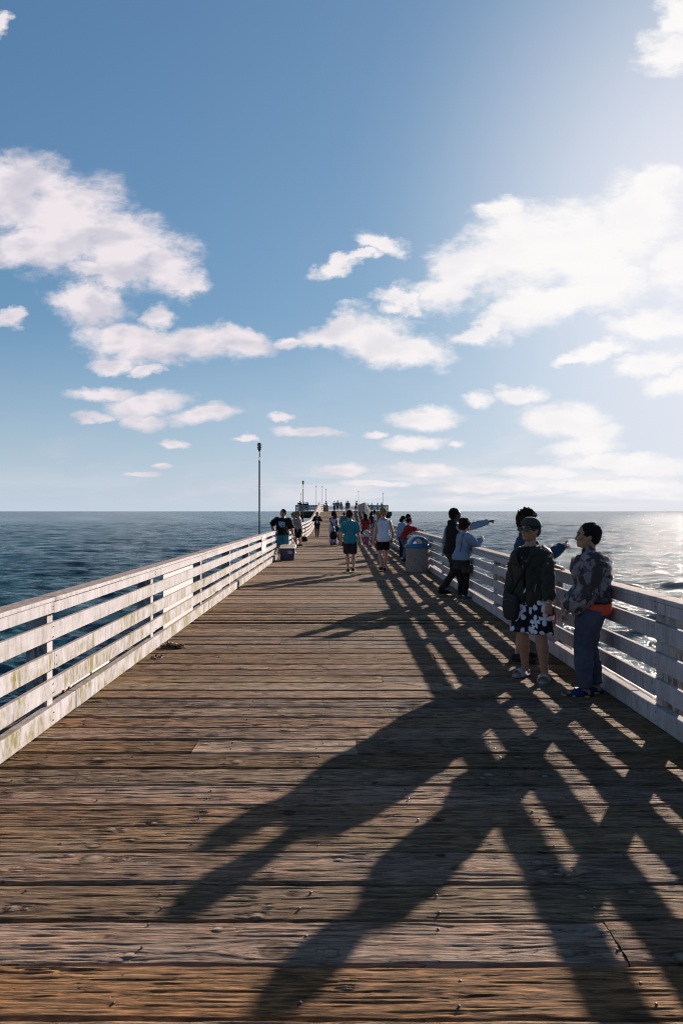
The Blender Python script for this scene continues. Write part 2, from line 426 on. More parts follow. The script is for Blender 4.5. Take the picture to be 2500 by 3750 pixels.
M['paint_cap'] = paint('white_paint_cap', 0.0, 1.0)
M['paint_post'] = paint('white_paint_post', 0.2, 0.6, peel=0.9)
M['pvc'] = simple('pvc_pipe', (0.50, 0.47, 0.46), (0.36, 0.33, 0.32), scale=9, rough=0.45, bump=0.0)
M['rust'] = simple('rust', (0.3, 0.11, 0.04), (0.12, 0.05, 0.025), scale=30, rough=0.8)
M['pole'] = simple('pole_metal', (0.10, 0.10, 0.125), (0.07, 0.07, 0.09), scale=12, rough=0.45, metal=0.3)
M['black'] = simple('black_metal', (0.012, 0.011, 0.011), rough=0.5, bump=0.1)
M['nail'] = simple('nail_head', (0.20, 0.19, 0.18), (0.05, 0.04, 0.035), scale=60, rough=0.4, metal=0.8, bump=0)
def water():
    m, w, b = new_mat('sea_water')
    ob = w.add('ShaderNodeTexCoord').outputs['Object']
    b.inputs['Base Color'].default_value = (0.004, 0.050, 0.064, 1)
    b.inputs['Roughness'].default_value = WATER_ROUGH
    b.inputs['IOR'].default_value = 1.333
    rp = w.mapping(ob, rot=(0, 0, R(14)), scale=(0.55, 1.0, 1))
    n1 = w.noise(rp, 0.55, 7, 0.62, 0.4).outputs['Fac']
    n2 = w.noise(w.mapping(ob, rot=(0, 0, R(-20)), scale=(0.6, 1, 1)), 2.7, 6, 0.65, 0.4).outputs['Fac']
    n0 = w.noise(w.mapping(ob, rot=(0, 0, R(8)), scale=(0.4, 1, 1)), 0.09, 6, 0.6, 0.5).outputs['Fac']
    h = w.math('ADD', w.math('MULTIPLY', n1, 1.25), w.math('MULTIPLY', n2, 0.34))
    h = w.math('ADD', h, w.math('MULTIPLY', n0, 5.0))
    bp = w.add('ShaderNodeBump', {'Strength': 1.0, 'Distance': WATER_BUMP, 'Height': h})
    # wavelets too small to model: facets tilted at random, most of those one sees lean to the viewer
    geo = w.add('ShaderNodeNewGeometry')
    fc = w.noise(w.mapping(ob, scale=(1.1, 2.0, 1)), 3.1, 3, 0.75).outputs['Color']
    tilt = w.vmath('MULTIPLY', w.vmath('SUBTRACT', fc, (0.5, 0.5, 0.5)), (WAVELET, WAVELET*1.3, 0))
    # patches of wind
    wp = w.noise(w.mapping(ob, scale=(0.35, 1, 1)), 0.02, 4, 0.6).outputs['Fac']
    inc = w.add('ShaderNodeVectorMath', {0: w.vmath('MULTIPLY', geo.outputs['Incoming'], (1, 1, 0)), 'Scale': w.mapr(wp, 0.3, 0.7, LEAN*0.7, LEAN*1.3)}, operation='SCALE').outputs[0]
    nn = w.vmath('NORMALIZE', w.vmath('ADD', w.vmath('ADD', bp.outputs[0], tilt), inc))
    w.l.new(nn, b.inputs['Normal'])
    return m
WAVELET, LEAN = 0.95, 0.115
WATER_ROUGH, WATER_BUMP = 0.08, 0.45
M['water'] = water()
def aggregate():
    m, w, b = new_mat('pebble_concrete')
    ob = w.add('ShaderNodeTexCoord').outputs['Object']
    v = w.add('ShaderNodeTexVoronoi', {'Vector': ob, 'Scale': 42.0})
    rs = w.add('ShaderNodeSeparateXYZ', {0: v.outputs['Color']})
    c = w.mix(rs.outputs[0], (0.30, 0.24, 0.20), (0.12, 0.095, 0.08))
    c = w.mix(w.mapr(v.outputs['Distance'], 0.35, 0.7), c, (0.22, 0.19, 0.17))
    w.l.new(c, b.inputs['Base Color']); b.inputs['Roughness'].default_value = 0.8
    bp = w.add('ShaderNodeBump', {'Strength': 0.9, 'Distance': 0.006, 'Height': w.mapr(v.outputs['Distance'], 0, .7, 1, 0)})
    w.l.new(bp.outputs[0], b.inputs['Normal'])
    return m
M['aggregate'] = aggregate()
M['lid_blue'] = simple('blue_lid', (0.012, 0.115, 0.25), (0.01, 0.085, 0.20), scale=4, rough=0.35, bump=0.05)
# ------------------------------------------------------------------ sea
def make_sea():
    rng = np.random.default_rng(7)
    Z0 = -7.0
    na, nr = 760, 880
    ang = np.radians(np.linspace(-50, 50, na))
    rad = 7.0*np.exp(np.linspace(0, math.log(700/7.0), nr))
    A, Rr = np.meshgrid(ang.astype(np.float32), rad.astype(np.float32))
    X = Rr*np.sin(A); Y = Rr*np.cos(A); Z = np.zeros_like(X); DX = np.zeros_like(X); DY = np.zeros_like(X)
    cell = Rr*(math.log(100)/nr)
    for i in range(130):
        lam = math.exp(rng.uniform(math.log(0.6), math.log(20)))
        th = rng.normal(0.15, 0.55)
        k = 2*math.pi/lam; kx, ky = k*math.sin(th), k*math.cos(th)
        amp = 0.0130*lam**0.55*rng.uniform(0.5, 1.4)
        fade = np.clip(lam/(3.0*cell)-0.5, 0, 1)*np.clip((700-Rr)/250, 0, 1)
        # groups of waves, so that crests come and go
        grp = 0.62+0.38*np.sin(X*k*0.13*math.cos(th+rng.uniform(-.6,.6))+Y*k*0.11+rng.uniform(0, 6))
        ph = kx*X+ky*Y+rng.uniform(0, 6.283)
        a = amp*fade*grp
        Z += a*np.sin(ph); DX += -a*0.8*np.cos(ph)*math.sin(th)*-1; DY += a*0.8*np.cos(ph)*math.cos(th)
    V = np.stack([X+DX, Y+DY, Z+Z0], -1).reshape(-1, 3)
    idx = np.arange(na*nr).reshape(nr, na)
    F = np.stack([idx[:-1, :-1], idx[:-1, 1:], idx[1:, 1:], idx[1:, :-1]], -1).reshape(-1, 4)[:, ::-1]
    # outer rings to the horizon and the water behind / beside the camera
    extra = []; ef = []
    base = len(V)
    def addq(p):
        extra.append(p); return base+len(extra)-1
    outer = [700, 1500, 4000, 12000, 40000]
    rows = []
    for k, r in enumerate(outer):
        if k == 0: rows.append(list(idx[-1, ::19]) + ([idx[-1, -1]] if (na-1) % 19 else [])); angs = list(ang[::19])+([ang[-1]] if (na-1) % 19 else []); continue
        rows.append([addq((r*math.sin(a), r*math.cos(a), Z0)) for a in angs])
    for a, b in zip(rows[:-1], rows[1:]):
        for i in range(len(a)-1): ef.append((a[i], b[i], b[i+1], a[i+1])[::-1])
    # rear sector, slightly lower where it meets the modelled waves
    c0 = addq((0, 0, Z0-0.25)); prev = None
    for a in np.radians(np.linspace(49.9, 310.1, 28)):
        p1 = addq((700*math.sin(a), 700*math.cos(a), Z0-0.25)); p2 = addq((40000*math.sin(a), 40000*math.cos(a), Z0-0.25))
        if prev: ef.append((c0, p1, prev[0])); ef.append((prev[0], p1, p2, prev[1]))
        prev = (p1, p2)
    # floor of the small hole around the pier's foot
    p = [addq((7.6*math.sin(a), 7.6*math.cos(a), Z0-0.25)) for a in np.radians(np.linspace(-50, 50, 9))]
    for i in range(8): ef.append((c0, p[i+1], p[i]))
    me = bpy.data.meshes.new('sea')
    allv = np.concatenate([V, np.array(extra)])
    me.from_pydata(allv.tolist(), [], F.tolist()+ef)
    me.polygons.foreach_set('use_smooth', [True]*len(me.polygons))
    me.materials.append(M['water'])
    o = bpy.data.objects.new('sea', me); COL.objects.link(o); o['kind'] = 'structure'; o['label'] = 'dark blue rippled sea glittering to the right of the pier'
make_sea()

# ------------------------------------------------------------------ pier deck
deck = empty('pier_deck', (0, 0, 0), 'weathered brown timber deck of the pier', None, None, 'structure')
PITCH, Y_FIRST = 0.2845, 2.318-0.2845*9
def make_deck():
    rng = np.random.default_rng(3)
    Vs, Fs, Gs, Ks = [], [], [], []; base = 0
    pV, pF, pG, pK = [], [], [], []; pbase = 0
    nail_mb = MB()
    def plank(x0, x1, y0, y1, z, nx, ny, pid, fine, patch=False):
        nonlocal base, pbase
        gap = (0.0065+0.0055*rng.random())*(1.0 if y0 < 9 else 1.6)
        hw = (y1-y0)/2-gap; yc = (y0+y1)/2
        xs = np.linspace(x0, x1, nx)
        # cross-section parameter: bottom edge, side, rounded corner, top, corner, side, bottom
        t = np.linspace(-1, 1, ny)
        X, T = np.meshgrid(xs, t)
        cid = pid*13.37 % 97
        # knots bend the grain around themselves
        warp = np.zeros_like(X); knot = np.zeros_like(X)
        W = T*hw
        for _ in range(int(rng.integers(10, 22)*(x1-x0)/5.9)+1):
            kx = rng.uniform(x0, x1); kt = rng.uniform(-.8, .8)*hw; kr = rng.uniform(.011, .028)*(1.5 if rng.random() < .15 else 1)
            dx = (X-kx)/(kr*3.2); dt = (W-kt)/(kr*1.1)
            g = np.exp(-(dx**2+dt**2)*0.6)
            warp += -kr*1.2*g*np.sign(W-kt)*np.minimum(1, np.abs(W-kt)/(kr*0.4))
            rr = np.sqrt(((X-kx)/(kr*1.35))**2+((W-kt)/kr)**2)
            knot += np.where(rr < 1, 1-rr*rr*0.9, 0)*(1 if rng.random() < .65 else -0.8)
            knot -= 0.6*np.exp(-((rr-1.05)/.22)**2)
        gv = W+warp
        grain = 0.0
        if fine:
            grain = (vnoise(X*4.5+cid*5, gv*95+cid*3, 1)*0.0025+vnoise(X*9+cid, gv*190, 2)*0.0016+vnoise(X*1.6+cid, gv*36, 3)*0.0020)
            crk = vnoise(X*1.4+cid, gv*34+cid, 5)
            grain -= np.clip(0.09-np.abs(crk), 0, .09)/.09*0.004*np.clip(vnoise(X*.8+cid, gv*6, 6)+.25, 0, 1)
            grain += np.clip(knot, -1, 1)*0.0030
        kf = 1.0 if y0 < 9 else (2.6 if y0 < 16 else 3.6)
        cup = 0.002*kf*rng.normal()*(T**2)+0.0018*kf*rng.normal()*T
        z0 = z+rng.normal()*0.0022
        edge = np.maximum(0, (np.abs(T)-0.90)/0.10)
        Z = z0+cup+grain-0.013*edge**2+0.003*vnoise(X*.7+cid, T*0+pid, 7)
        wob = 0.0035*vnoise(X*1.5+cid, np.sign(T)*3+pid, 8)+0.0028*vnoise(X*9+cid, np.sign(T)*5+pid, 9)
        Y = yc+W+wob*np.abs(T)**6
        # ramp slope
        if z > 0.001 or y1 > 46: Z = Z-z+np.vectorize(ramp_z)(np.clip(Y, 0, 150))
        n0 = nx*ny
        side_lo = np.stack([X[0], Y[0], Z[0]-0.05], -1); side_hi = np.stack([X[-1], Y[-1], Z[-1]-0.05], -1)
        V = np.concatenate([np.stack([X, Y, Z], -1).reshape(-1, 3), side_lo, side_hi])
        G = np.concatenate([np.stack([X+cid, gv, np.full_like(X, pid)], -1).reshape(-1, 3), np.stack([xs+cid, gv[0]-.05, np.full(nx, pid)], -1), np.stack([xs+cid, gv[-1]+.05, np.full(nx, pid)], -1)])
        K = np.concatenate([knot.reshape(-1), np.zeros(2*nx)])
        idx = np.arange(n0).reshape(ny, nx)
        F = [np.stack([idx[:-1, :-1], idx[:-1, 1:], idx[1:, 1:], idx[1:, :-1]], -1).reshape(-1, 4)]
        lo = n0+np.arange(nx); hi = lo+nx
        F.append(np.stack([lo[:-1], lo[1:], idx[0, 1:], idx[0, :-1]], -1)); F.append(np.stack([idx[-1, :-1], idx[-1, 1:], hi[1:], hi[:-1]], -1))
        F = np.concatenate(F)
        if patch: pV.append(V); pF.append(F+pbase); pG.append(G); pK.append(K); pbase += len(V)
        else: Vs.append(V); Fs.append(F+base); Gs.append(G); Ks.append(K); base += len(V)
    row = 0; y = Y_FIRST-PITCH*4; zt = 0
    joists = [-2.1, -1.45, -0.8, -0.15, 0.42, 1.1, 1.75, 2.35]
    while y < HEAD_Y1:
        y1 = y+PITCH
        d = max(y, 0.5)
        if d < 6.2: nx, ny, fine = 430, 84, True
        elif d < 12: nx, ny, fine = 260, 36, True
        elif d < 30: nx, ny, fine = 70, 10, False
        else: nx, ny, fine = 24, 7, False
        L, Rr_ = (-2.95, 3.0) if y < HEAD_Y0 else (-7.7, 7.9)
        z = ramp_z(y) if y > 46 else 0.0
        cuts = [L, Rr_]
        k = round((y-2.318)/PITCH)
        if k == 9: cuts = [L, -1.08, 0.11, Rr_]
        elif rng.random() < 0.30: cuts = [L, rng.choice(joists[2:6])+0.001, Rr_]
        for i in range(len(cuts)-1):
            a, b = cuts[i]+(0.002 if i else 0), cuts[i+1]-(0.002 if i < len(cuts)-2 else 0)
            n = max(6, int(nx*(b-a)/5.95))
            plank(a, b, y, y1, z, n, ny, row*3+i+1, fine, patch=(k == 9 and i == 1))
        if y < 13:
            for jx in joists:
                for off in (0.28, 0.72):
                    if rng.random() < 0.92:
                        px, py = jx+rng.normal()*0.014, y+PITCH*off+rng.normal()*0.012
                        nail_mb.loft([(Vector((px, py, z-.004)), Vector((.0055, 0, 0)), Vector((0, .0055, 0))), (Vector((px, py, z+.0042)), Vector((.0055, 0, 0)), Vector((0, .0055, 0))), (Vector((px, py, z+.0056)), Vector((.003, 0, 0)), Vector((0, .003, 0)))], 8)
        y = y1; row += 1
    def finish(name, V, F, G, K, mat):
        me = bpy.data.meshes.new(name)
        V = np.concatenate(V); F = np.concatenate(F); G = np.concatenate(G); K = np.concatenate(K)
        me.vertices.add(len(V)); me.vertices.foreach_set('co', V.astype(np.float32).ravel())
        me.loops.add(len(F)*4); me.loops.foreach_set('vertex_index', F.astype(np.int32).ravel())
        me.polygons.add(len(F)); me.polygons.foreach_set('loop_start', np.arange(0, len(F)*4, 4, dtype=np.int32))
        me.update(calc_edges=True)
        me.attributes.new('grain', 'FLOAT_VECTOR', 'POINT').data.foreach_set('vector', G.astype(np.float32).ravel())
        me.attributes.new('knot', 'FLOAT', 'POINT').data.foreach_set('value', K.astype(np.float32).ravel())
        me.materials.append(mat)
        me.polygons.foreach_set('use_smooth', np.ones(len(F), dtype=bool))
        o = bpy.data.objects.new(name, me); COL.objects.link(o); o.parent = deck
        return o
    finish('planking', Vs, Fs, Gs, Ks, M['deck'])
    p = finish('replacement_plank', pV, pF, pG, pK, M['patch']); p['label'] = 'pale newer plank set into the old deck'
    nl = nail_mb.build('nail_heads', M['nail'], deck); nl['kind'] = 'stuff'
make_deck()
# dark joists and stringers under the planks, fascia beams of the pier head
mb = MB()
for x in (-2.8, -1.4, 0.0, 1.4, 2.85):
    ys = list(np.arange(-1.5, 108, 4.5))+[108]
    mb.strip(x-.075, x+.075, -0.36, -0.062, ys, ramp_z)
mb.build('stringer', M['beam'], deck)
mb = MB()
mb.box(-7.73, -2.98, HEAD_Y0-.12, HEAD_Y0+.10, 0.92, 1.60); mb.box(3.03, 7.95, HEAD_Y0-.12, HEAD_Y0+.10, 0.92, 1.60)
mb.box(-7.73, 7.95, HEAD_Y1-.2, HEAD_Y1+.05, 0.92, 1.60); mb.box(-7.70, -7.5, HEAD_Y0+.1, HEAD_Y1-.2, 0.92, 1.60); mb.box(7.7, 7.92, HEAD_Y0+.1, HEAD_Y1-.2, .92, 1.60)
mb.build('fascia_beam', M['beam'], deck, bevel=0.01)
def piling(x, y, zt, r=0.17):
    mb = MB(); mb.lathe([(r*1.1, -8.5), (r*1.04, -5), (r, -2), (r*.97, zt)], (x, y, 0), 12)
    return mb.build('piling', M['beam'], deck, smooth=True)
for y in np.arange(3.5, 106, 7.3):
    for x in (-2.45, 2.5): piling(x, float(y), ramp_z(y)-0.66)
    mb = MB(); mb.box(-3.05, 3.1, y-.16, y+.16, ramp_z(y)-.66, ramp_z(y)-.37); mb.build('pile_cap', M['beam'], deck, bevel=.01)
for y in (108.8, 115, 121.8):
    for x in (-7.0, -3.6, 0, 3.7, 7.2): piling(x, y, 0.61)
    mb = MB(); mb.box(-7.6, 7.8, y-.16, y+.16, .62, .915); mb.build('pile_cap', M['beam'], deck, bevel=.01)
mb = MB(); mb.tube([(-7.0, 108.5, 0.4), (-3.4, 108.5, -3.0)], .10, 6); mb.tube([(7.2, 108.5, .4), (3.7, 108.5, -3.0)], .10, 6); mb.build('brace', M['beam'], deck)
# ledge of joist ends outside each railing, orange with wet growth
for s, (xa, xb) in (('l', (-2.94, -2.50)), ('r', (2.71, 2.99))):
    mb = MB(); yy = -1.0
    rr = random.Random(5)
    while yy < 46:
        mb.box(xa, xb, yy+.006, yy+.278, -0.03, 0.012+rr.uniform(0, .008)); yy += .2845
    mb.build('ledge', M['ledge'] if s == 'r' else M['beam'], deck)

# ------------------------------------------------------------------ railings
POST_Y0, BAY = 5.47, 2.975
BOARDS = [('paint', 0.911, 1.0), ('paint_some', 0.694, 0.832), ('paint_algae', 0.455, 0.592), ('paint_algae', 0.235, 0.376)]
def long_rail(sign, name_label, y_start, y_end):
    xi = XL if sign < 0 else XR
    root = empty('railing', (xi, 0, 0), name_label, 'railing', 'white timber railings of the pier')
    rr = random.Random(11 if sign < 0 else 12)
    th = 0.038
    def xs(a, b):   # a..b measured outwards from the inner face
        return (xi-b, xi-a) if sign < 0 else (xi+a, xi+b)
    posts = []; y = POST_Y0-BAY*2
    while y < y_end+0.2:
        posts.append(y); y += BAY
    for y in posts:
        mb = MB(); e = ramp_z(y); x0, x1 = xs(th+.001, th+.171)
        mb.box(x0, x1, y, y+.11, e-.30, e+1.002)
        mb.build('post', M['paint_post'], root, bevel=.006)
    def seg(name, matn, za, zb, xa, xb, y0, y1, dz=0.0, dx=0.0, bevel=.004):
        ys = list(np.linspace(y0, y1, max(2, int((y1-y0)/1.0)+1)))
        mb = MB(); x0, x1 = xs(xa, xb)
        mb.strip(x0+dx, x1+dx, za, zb, ys, ramp_z)
        # sag, bow and chipped edges
        for i, v in enumerate(mb.v):
            mb.v[i] = (v[0]+rr.uniform(-.0015, .0015), v[1], v[2]+dz+rr.uniform(-.002, .002))
        return mb.build(name, M[matn], root, bevel=bevel)
    for bi, (mn, za, zb) in enumerate(BOARDS):
        for i in range(len(posts)):
            if i % 2 != (bi+ (0 if sign < 0 else 1)) % 2 and i != 0: continue
            y0 = posts[i]+.055; i1 = min(i+2, len(posts)-1)
            if i == 0 and i % 2 != (bi+(0 if sign < 0 else 1)) % 2: i1 = 1
            y1 = posts[i1]+.055
            if y1-y0 < .5: continue
            m_ = mn if (sign < 0) else {'paint_algae': 'paint_some'}.get(mn, mn)
            seg('board', m_, za, zb, 0, th, y0+.002, y1-.002, dz=rr.uniform(-.006, .006), dx=rr.uniform(-.003, .003))
    for i in range(0, len(posts)-1, 2):
        i1 = min(i+2, len(posts)-1)
        seg('cap_rail', 'paint_cap', 1.003, 1.041, -0.012, .152, posts[i]+.057, posts[i1]+.053, dz=rr.uniform(-.003, .003), bevel=.006)
        seg('kerb_board', 'paint_some' if sign > 0 else 'paint_algae', 0.004, .160, -0.004, .075, posts[i]+.50, posts[i1]+.49, dz=rr.uniform(0, .004), bevel=.008)
    sc = MB()
    for y in posts:
        if not 1 < y < 24: continue
        for mn, za, zb in BOARDS+[('k', .02, .15)]:
            for oy in (.085 if rr.random() < .5 else .022,):
                for zz in (za+.03, zb-.035):
                    x = xi-(.004+.0035)*(-1 if sign < 0 else 1)+rr.uniform(-.001, .001) if mn == 'k' else xi+(.0035 if sign < 0 else -.0035)
                    q = Vector((x, y+oy+rr.uniform(-.006, .006), zz+rr.uniform(-.008, .008)))
                    sc.loft([(q-Vector((.003, 0, 0)), Vector((0, .0048, 0)), Vector((0, 0, .0048))), (q+Vector((.003, 0, 0)), Vector((0, .0048, 0)), Vector((0, 0, .0048)))], 8)
    o = sc.build('screw_heads', M['rust'], root); o['kind'] = 'stuff'
    return root
railL = long_rail(-1, 'algae-stained white timber railing on the side with the tall lamp posts', -0.5, 106.5)
railR = long_rail(1, 'white timber railing the sightseers lean on, beside the sun glitter', -0.5, 106.5)
# opaque white panel behind the boards of the left railing
mb = MB(); mb.box(XL-.052, XL-.040, 9.05, 10.85, 0.03, 1.0)
o = mb.build('panel', simple('white_sheet', (0.43, 0.41, 0.41), (0.37, 0.35, 0.35), scale=3, rough=0.8, bump=.05), railL); o['label'] = 'plain white sheet fixed behind the boards'

def cross_rail(label, p0, p1, n_post, group='railings round the pier head'):
    """railing between two points on the pier head"""
    p0, p1 = Vector(p0), Vector(p1); L = (p1-p0).length; ang = math.atan2(p1.y-p0.y, p1.x-p0.x)
    root = empty('railing', (p0.x, p0.y, p0.z), label, 'railing', group, rz=ang)
    def part(name, mat, *b):
        mb = MB(); mb.box(*b); o = mb.build(name, M[mat]); o.parent = root; return o
    for i in range(n_post):
        x = L*i/(n_post-1)
        part('post', 'paint_post', x-.055, x+.055, .02, .14, -.2, 1.0)
    for mn, za, zb in BOARDS:
        part('board', 'paint', 0.0, L, -.02, .018, za, zb)
    part('cap_rail', 'paint_cap', -.02, L+.02, -.03, .15, 1.003, 1.041)
    part('kerb_board', 'paint', 0, L, -.025, .017, .004, .12)
    return root
hz = 1.66
cross_rail('pale blue-grey railing of the pier head, front side by the tallest lamp posts', (-7.25, HEAD_Y0+.1, hz), (-2.75, HEAD_Y0+.1, hz), 3)
cross_rail('pale blue-grey railing of the pier head, front side above the blond-haired man', (3.0, HEAD_Y0+.1, hz), (7.35, HEAD_Y0+.1, hz), 3)
cross_rail('far end railing of the pier head, sky shining through its gaps', (-7.25, HEAD_Y1-.25, hz), (7.35, HEAD_Y1-.25, hz), 7)
cross_rail('short side railing at the lamp-post end of the pier head', (-7.25, HEAD_Y1-.4, hz), (-7.25, HEAD_Y0+.3, hz), 4)
cross_rail('short side railing at the sunny end of the pier head', (7.35, HEAD_Y0+.3, hz), (7.35, HEAD_Y1-.4, hz), 4)

# conduit pipes outside the kerbs
def pipe(label, segs, r, mat, fit=()):
    root = empty('pipe', segs[0][0], label, 'pipe', 'white pipes along the kerbs')
    for a, b in segs:
        mb = MB(); mb.tube([a, b], r, 12, round_ends=False); mb.build('pipe_length', mat, root, smooth=True)
    for (p, rr_, l, mt) in fit:
        mb = MB(); p = Vector(p); mb.tube([p-Vector((0, l/2, 0)), p+Vector((0, l/2, 0))], rr_, 12, round_ends=False); mb.build('coupling', mt, root, smooth=True)
    return root
pipe('thick white plastic pipe lying outside the kerb by the man in jeans', [((2.745, -1, .078), (2.745, 8.1, .078)), ((2.745, 8.6, .078), (2.75, 24, .078)), ((2.75, 24.1, .078), (2.75, 46, .078))], .032, M['pvc'],
     [((2.745, 5.9, .078), .037, .10, M['pvc']), ((2.745, 8.35, .085), .040, .5, M['pvc']), ((2.745, 12.2, .078), .037, .1, M['pvc'])])
pipe('thin white conduit with rusty clamps outside the algae-stained kerb', [((-2.60, -1, .060), (-2.60, 5.0, .060)), ((-2.60, 5.62, .062), (-2.60, 7.6, .055)), ((-2.63, 8.0, .09), (-2.63, 8.45, .09)), ((-2.60, 11.7, .06), (-2.62, 16, .05)), ((-2.62, 17.7, .06), (-2.62, 23, .05))], .017, M['pvc'],
     [((-2.60, 6.35, .060), .027, .05, M['rust']), ((-2.60, 7.05, .058), .024, .03, M['rust']), ((-2.60, 6.5, .06), .022, .09, M['pvc']), ((-2.61, 13.0, .058), .03, .10, M['rust'])])

# ------------------------------------------------------------------ lamp posts
M['lampglass'] = simple('lamp_glass', (0.62, 0.56, 0.38), (0.5, 0.45, 0.3), scale=10, rough=0.3, bump=0)
def lamp_post(label, x, y, zb, zt, tilt=0.0):
    root = empty('lamp_post', (x, y, zb), label, 'lamp post', 'lamp posts along the pier')
    mb = MB(); zp = zt-.62
    mb.lathe([(.026, zb), (.026, zb+(zp-zb)*.5), (.024, zp-.02), (.030, zp-.015), (.030, zp+.03), (.012, zp+.05)], (x, y, 0), 12); mb.build('pole', M['pole'], root, smooth=True)
    mb = MB(); mb.lathe([(.011, zp+.04), (.011, zt-.30)], (x, y, 0), 8); mb.box(x+.004, x+.028, y-.02, y+.02, zp+.15, zp+.30); mb.build('neck', M['black'], root)
    mb = MB(); mb.lathe([(.012, zt-.31), (.030, zt-.27), (.038, zt-.245), (.060, zt-.215), (.076, zt-.21), (.076, zt-.20), (.050, zt-.195)], (x, y, 0), 20)
    lan = mb.build('lantern', M['black'], root)
    mb = MB(); mb.lathe([(.047, zt-.196), (.047, zt-.055)], (x, y, 0), 20); mb.build('glass', M['lampglass'], lan)
    for k in range(3):
        z = zt-.165+k*.055
        mb = MB(); mb.lathe([(.050, z+.018), (.084, z), (.084, z+.006), (.055, z+.022)] if k < 2 else [(.080, z-.002), (.086, z), (.050, z+.035), (.018, z+.052), (.002, z+.056)], (x, y, 0), 20)
        mb.build('louvre', M['black'], lan)
    for k in range(4):
        a = math.pi/4+k*math.pi/2; mb = MB()
        mb.tube([(x+.062*math.cos(a), y+.062*math.sin(a), zt-.205), (x+.062*math.cos(a), y+.062*math.sin(a), zt-.055)], .004, 6); mb.build('stay', M['black'], lan)
    mb = MB(); mb.box(x+.02, x+.14, y-.03, y+.03, zb+.3, zb+.33); mb.box(x+.02, x+.14, y-.03, y+.03, zb+.75, zb+.78); mb.build('bracket', M['pole'], root)
    root.rotation_euler = (0, tilt, 0)
    return root
lamp_post('nearest and tallest lamp post with louvred lantern, outside the railing', -2.68, 22.3, -.3, 3.97)
lamp_post('second lamp post, behind the couple leaning on the railing', -2.68, 47.7, -.2, 3.87)
lamp_post('lamp post on the pier head rising above the front railing', -3.98, 107.6, 1.0, 5.78)
lamp_post('lamp post on the pier head rising beside the top of the ramp', -3.02, 107.4, 1.0, 5.72)
lamp_post('lamp post behind the blue-lidded bin at the top of the ramp', -2.8, HEAD_Y1+.1, 1.2, 5.75)
lamp_post('short thin lamp post at the outer corner above the huddled group', -7.32, HEAD_Y1+.1, 1.2, 4.95)
lamp_post('thin lamp post leaning slightly beside the person in dark red', 3.12, HEAD_Y1+.1, 1.2, 5.4, R(-1.2))
lamp_post('thin lamp post at the sunny outer corner of the pier head', 7.45, HEAD_Y1+.1, 1.2, 5.0)

# ------------------------------------------------------------------ litter bins
def bin_(label, x, y, z, rot=0.0, r=.335):
    root = empty('litter_bin', (x, y, z), label, 'litter bin', 'concrete litter bins with blue lids')
    mb = MB(); mb.lathe([(r-.012, z+.002), (r, z+.02), (r, z+.70), (r-.015, z+.715)], (x, y, 0), 40); b = mb.build('body', M['aggregate'], root, smooth=False)
    mb = MB(); mb.lathe([(r+.018, z+.69), (r+.026, z+.70), (r+.026, z+.755), (r+.01, z+.785), (r-.02, z+.80), (.06, z+.80)], (x, y, 0), 40); mb.build('rim', M['lid_blue'], root, smooth=True)
    # domed hood: an arch band over the opening with the mouth open towards the walkway
    mb = MB(); n = 22; cx = Vector((x, y, z+.785)); ax = Vector((math.cos(rot), math.sin(rot), 0)); bx = Vector((-math.sin(rot), math.cos(rot), 0))
    rings = []
    for j in range(9):
        v = -0.26+.52*j/8; rr_ = math.sqrt(max(.0, 1-(v/.34)**2))
        rings.append((v, rr_))
    R0 = .275; hgt = .25
    outer = []; inner = []
    for (v, q) in rings:
        q = .72+.28*q
        outer.append([cx+bx*v+ax*(R0*q*math.cos(math.pi*k/n))+Vector((0, 0, hgt*q*math.sin(math.pi*k/n))) for k in range(n+1)])
        inner.append([cx+bx*v+ax*((R0*q-.045)*math.cos(math.pi*k/n))+Vector((0, 0, (hgt*q-.04)*math.sin(math.pi*k/n))) for k in range(n+1)])
    vv = [p for r_ in outer for p in r_]+[p for r_ in inner for p in r_]; o0 = len(outer)*(n+1); ff = []
    m_ = len(outer)
    for j in range(m_-1):
        for k in range(n):
            a = j*(n+1)+k; ff.append((a, a+1, a+n+2, a+n+1)); ff.append((o0+a, o0+a+n+1, o0+a+n+2, o0+a+1))
    for k in range(n):
        ff.append((k, o0+k, o0+k+1, k+1)); a = (m_-1)*(n+1)+k; ff.append((a, a+1, o0+a+1, o0+a))
    mb.add(vv, ff); mb.build('hood', M['lid_blue'], root, smooth=True, bevel=0)
    mb = MB(); mb.lathe([(.20, z+.802), (.19, z+.806)], (x, y, 0), 24); mb.build('mouth', M['black'], root)
    return root
bin_('pebble concrete litter bin with glossy blue arched lid, nearest the camera', 2.165, 19.45, 0, R(8))
bin_('litter bin with blue lid behind the blond man in the white vest', 2.06, 41.0, 0, R(0))
bin_('litter bin with blue lid at the top of the ramp', -1.86, 82.0, 1.66, R(0))

# ------------------------------------------------------------------ warning sign on the left railing
M['sign_white'] = simple('sign_white', (0.74, 0.70, 0.68), (0.66, 0.6, 0.58), scale=6, rough=.5, bump=0)
M['sign_red'] = simple('sign_red', (0.42, 0.025, 0.025), (0.3, 0.02, 0.02), scale=6, rough=.5, bump=0)
M['sign_pink'] = simple('sign_faded_print', (0.58, 0.30, 0.28), (0.62, 0.40, 0.38), scale=40, rough=.5, bump=0)
sg = empty('sign', (XL+.02, 20.3, .75), 'white notice with faded red print fixed to the railing', 'sign')
mb = MB(); mb.box(XL+.004, XL+.016, 19.80, 20.78, .50, 1.0); mb.build('board', M['sign_white'], sg, bevel=.002)
mb = MB(); mb.box(XL+.0165, XL+.019, 19.82, 20.76, .835, .872)
for a, b in ((19.82, 19.95), (20.4, 20.76)): mb.box(XL+.0165, XL+.019, a, b, .955, .99)
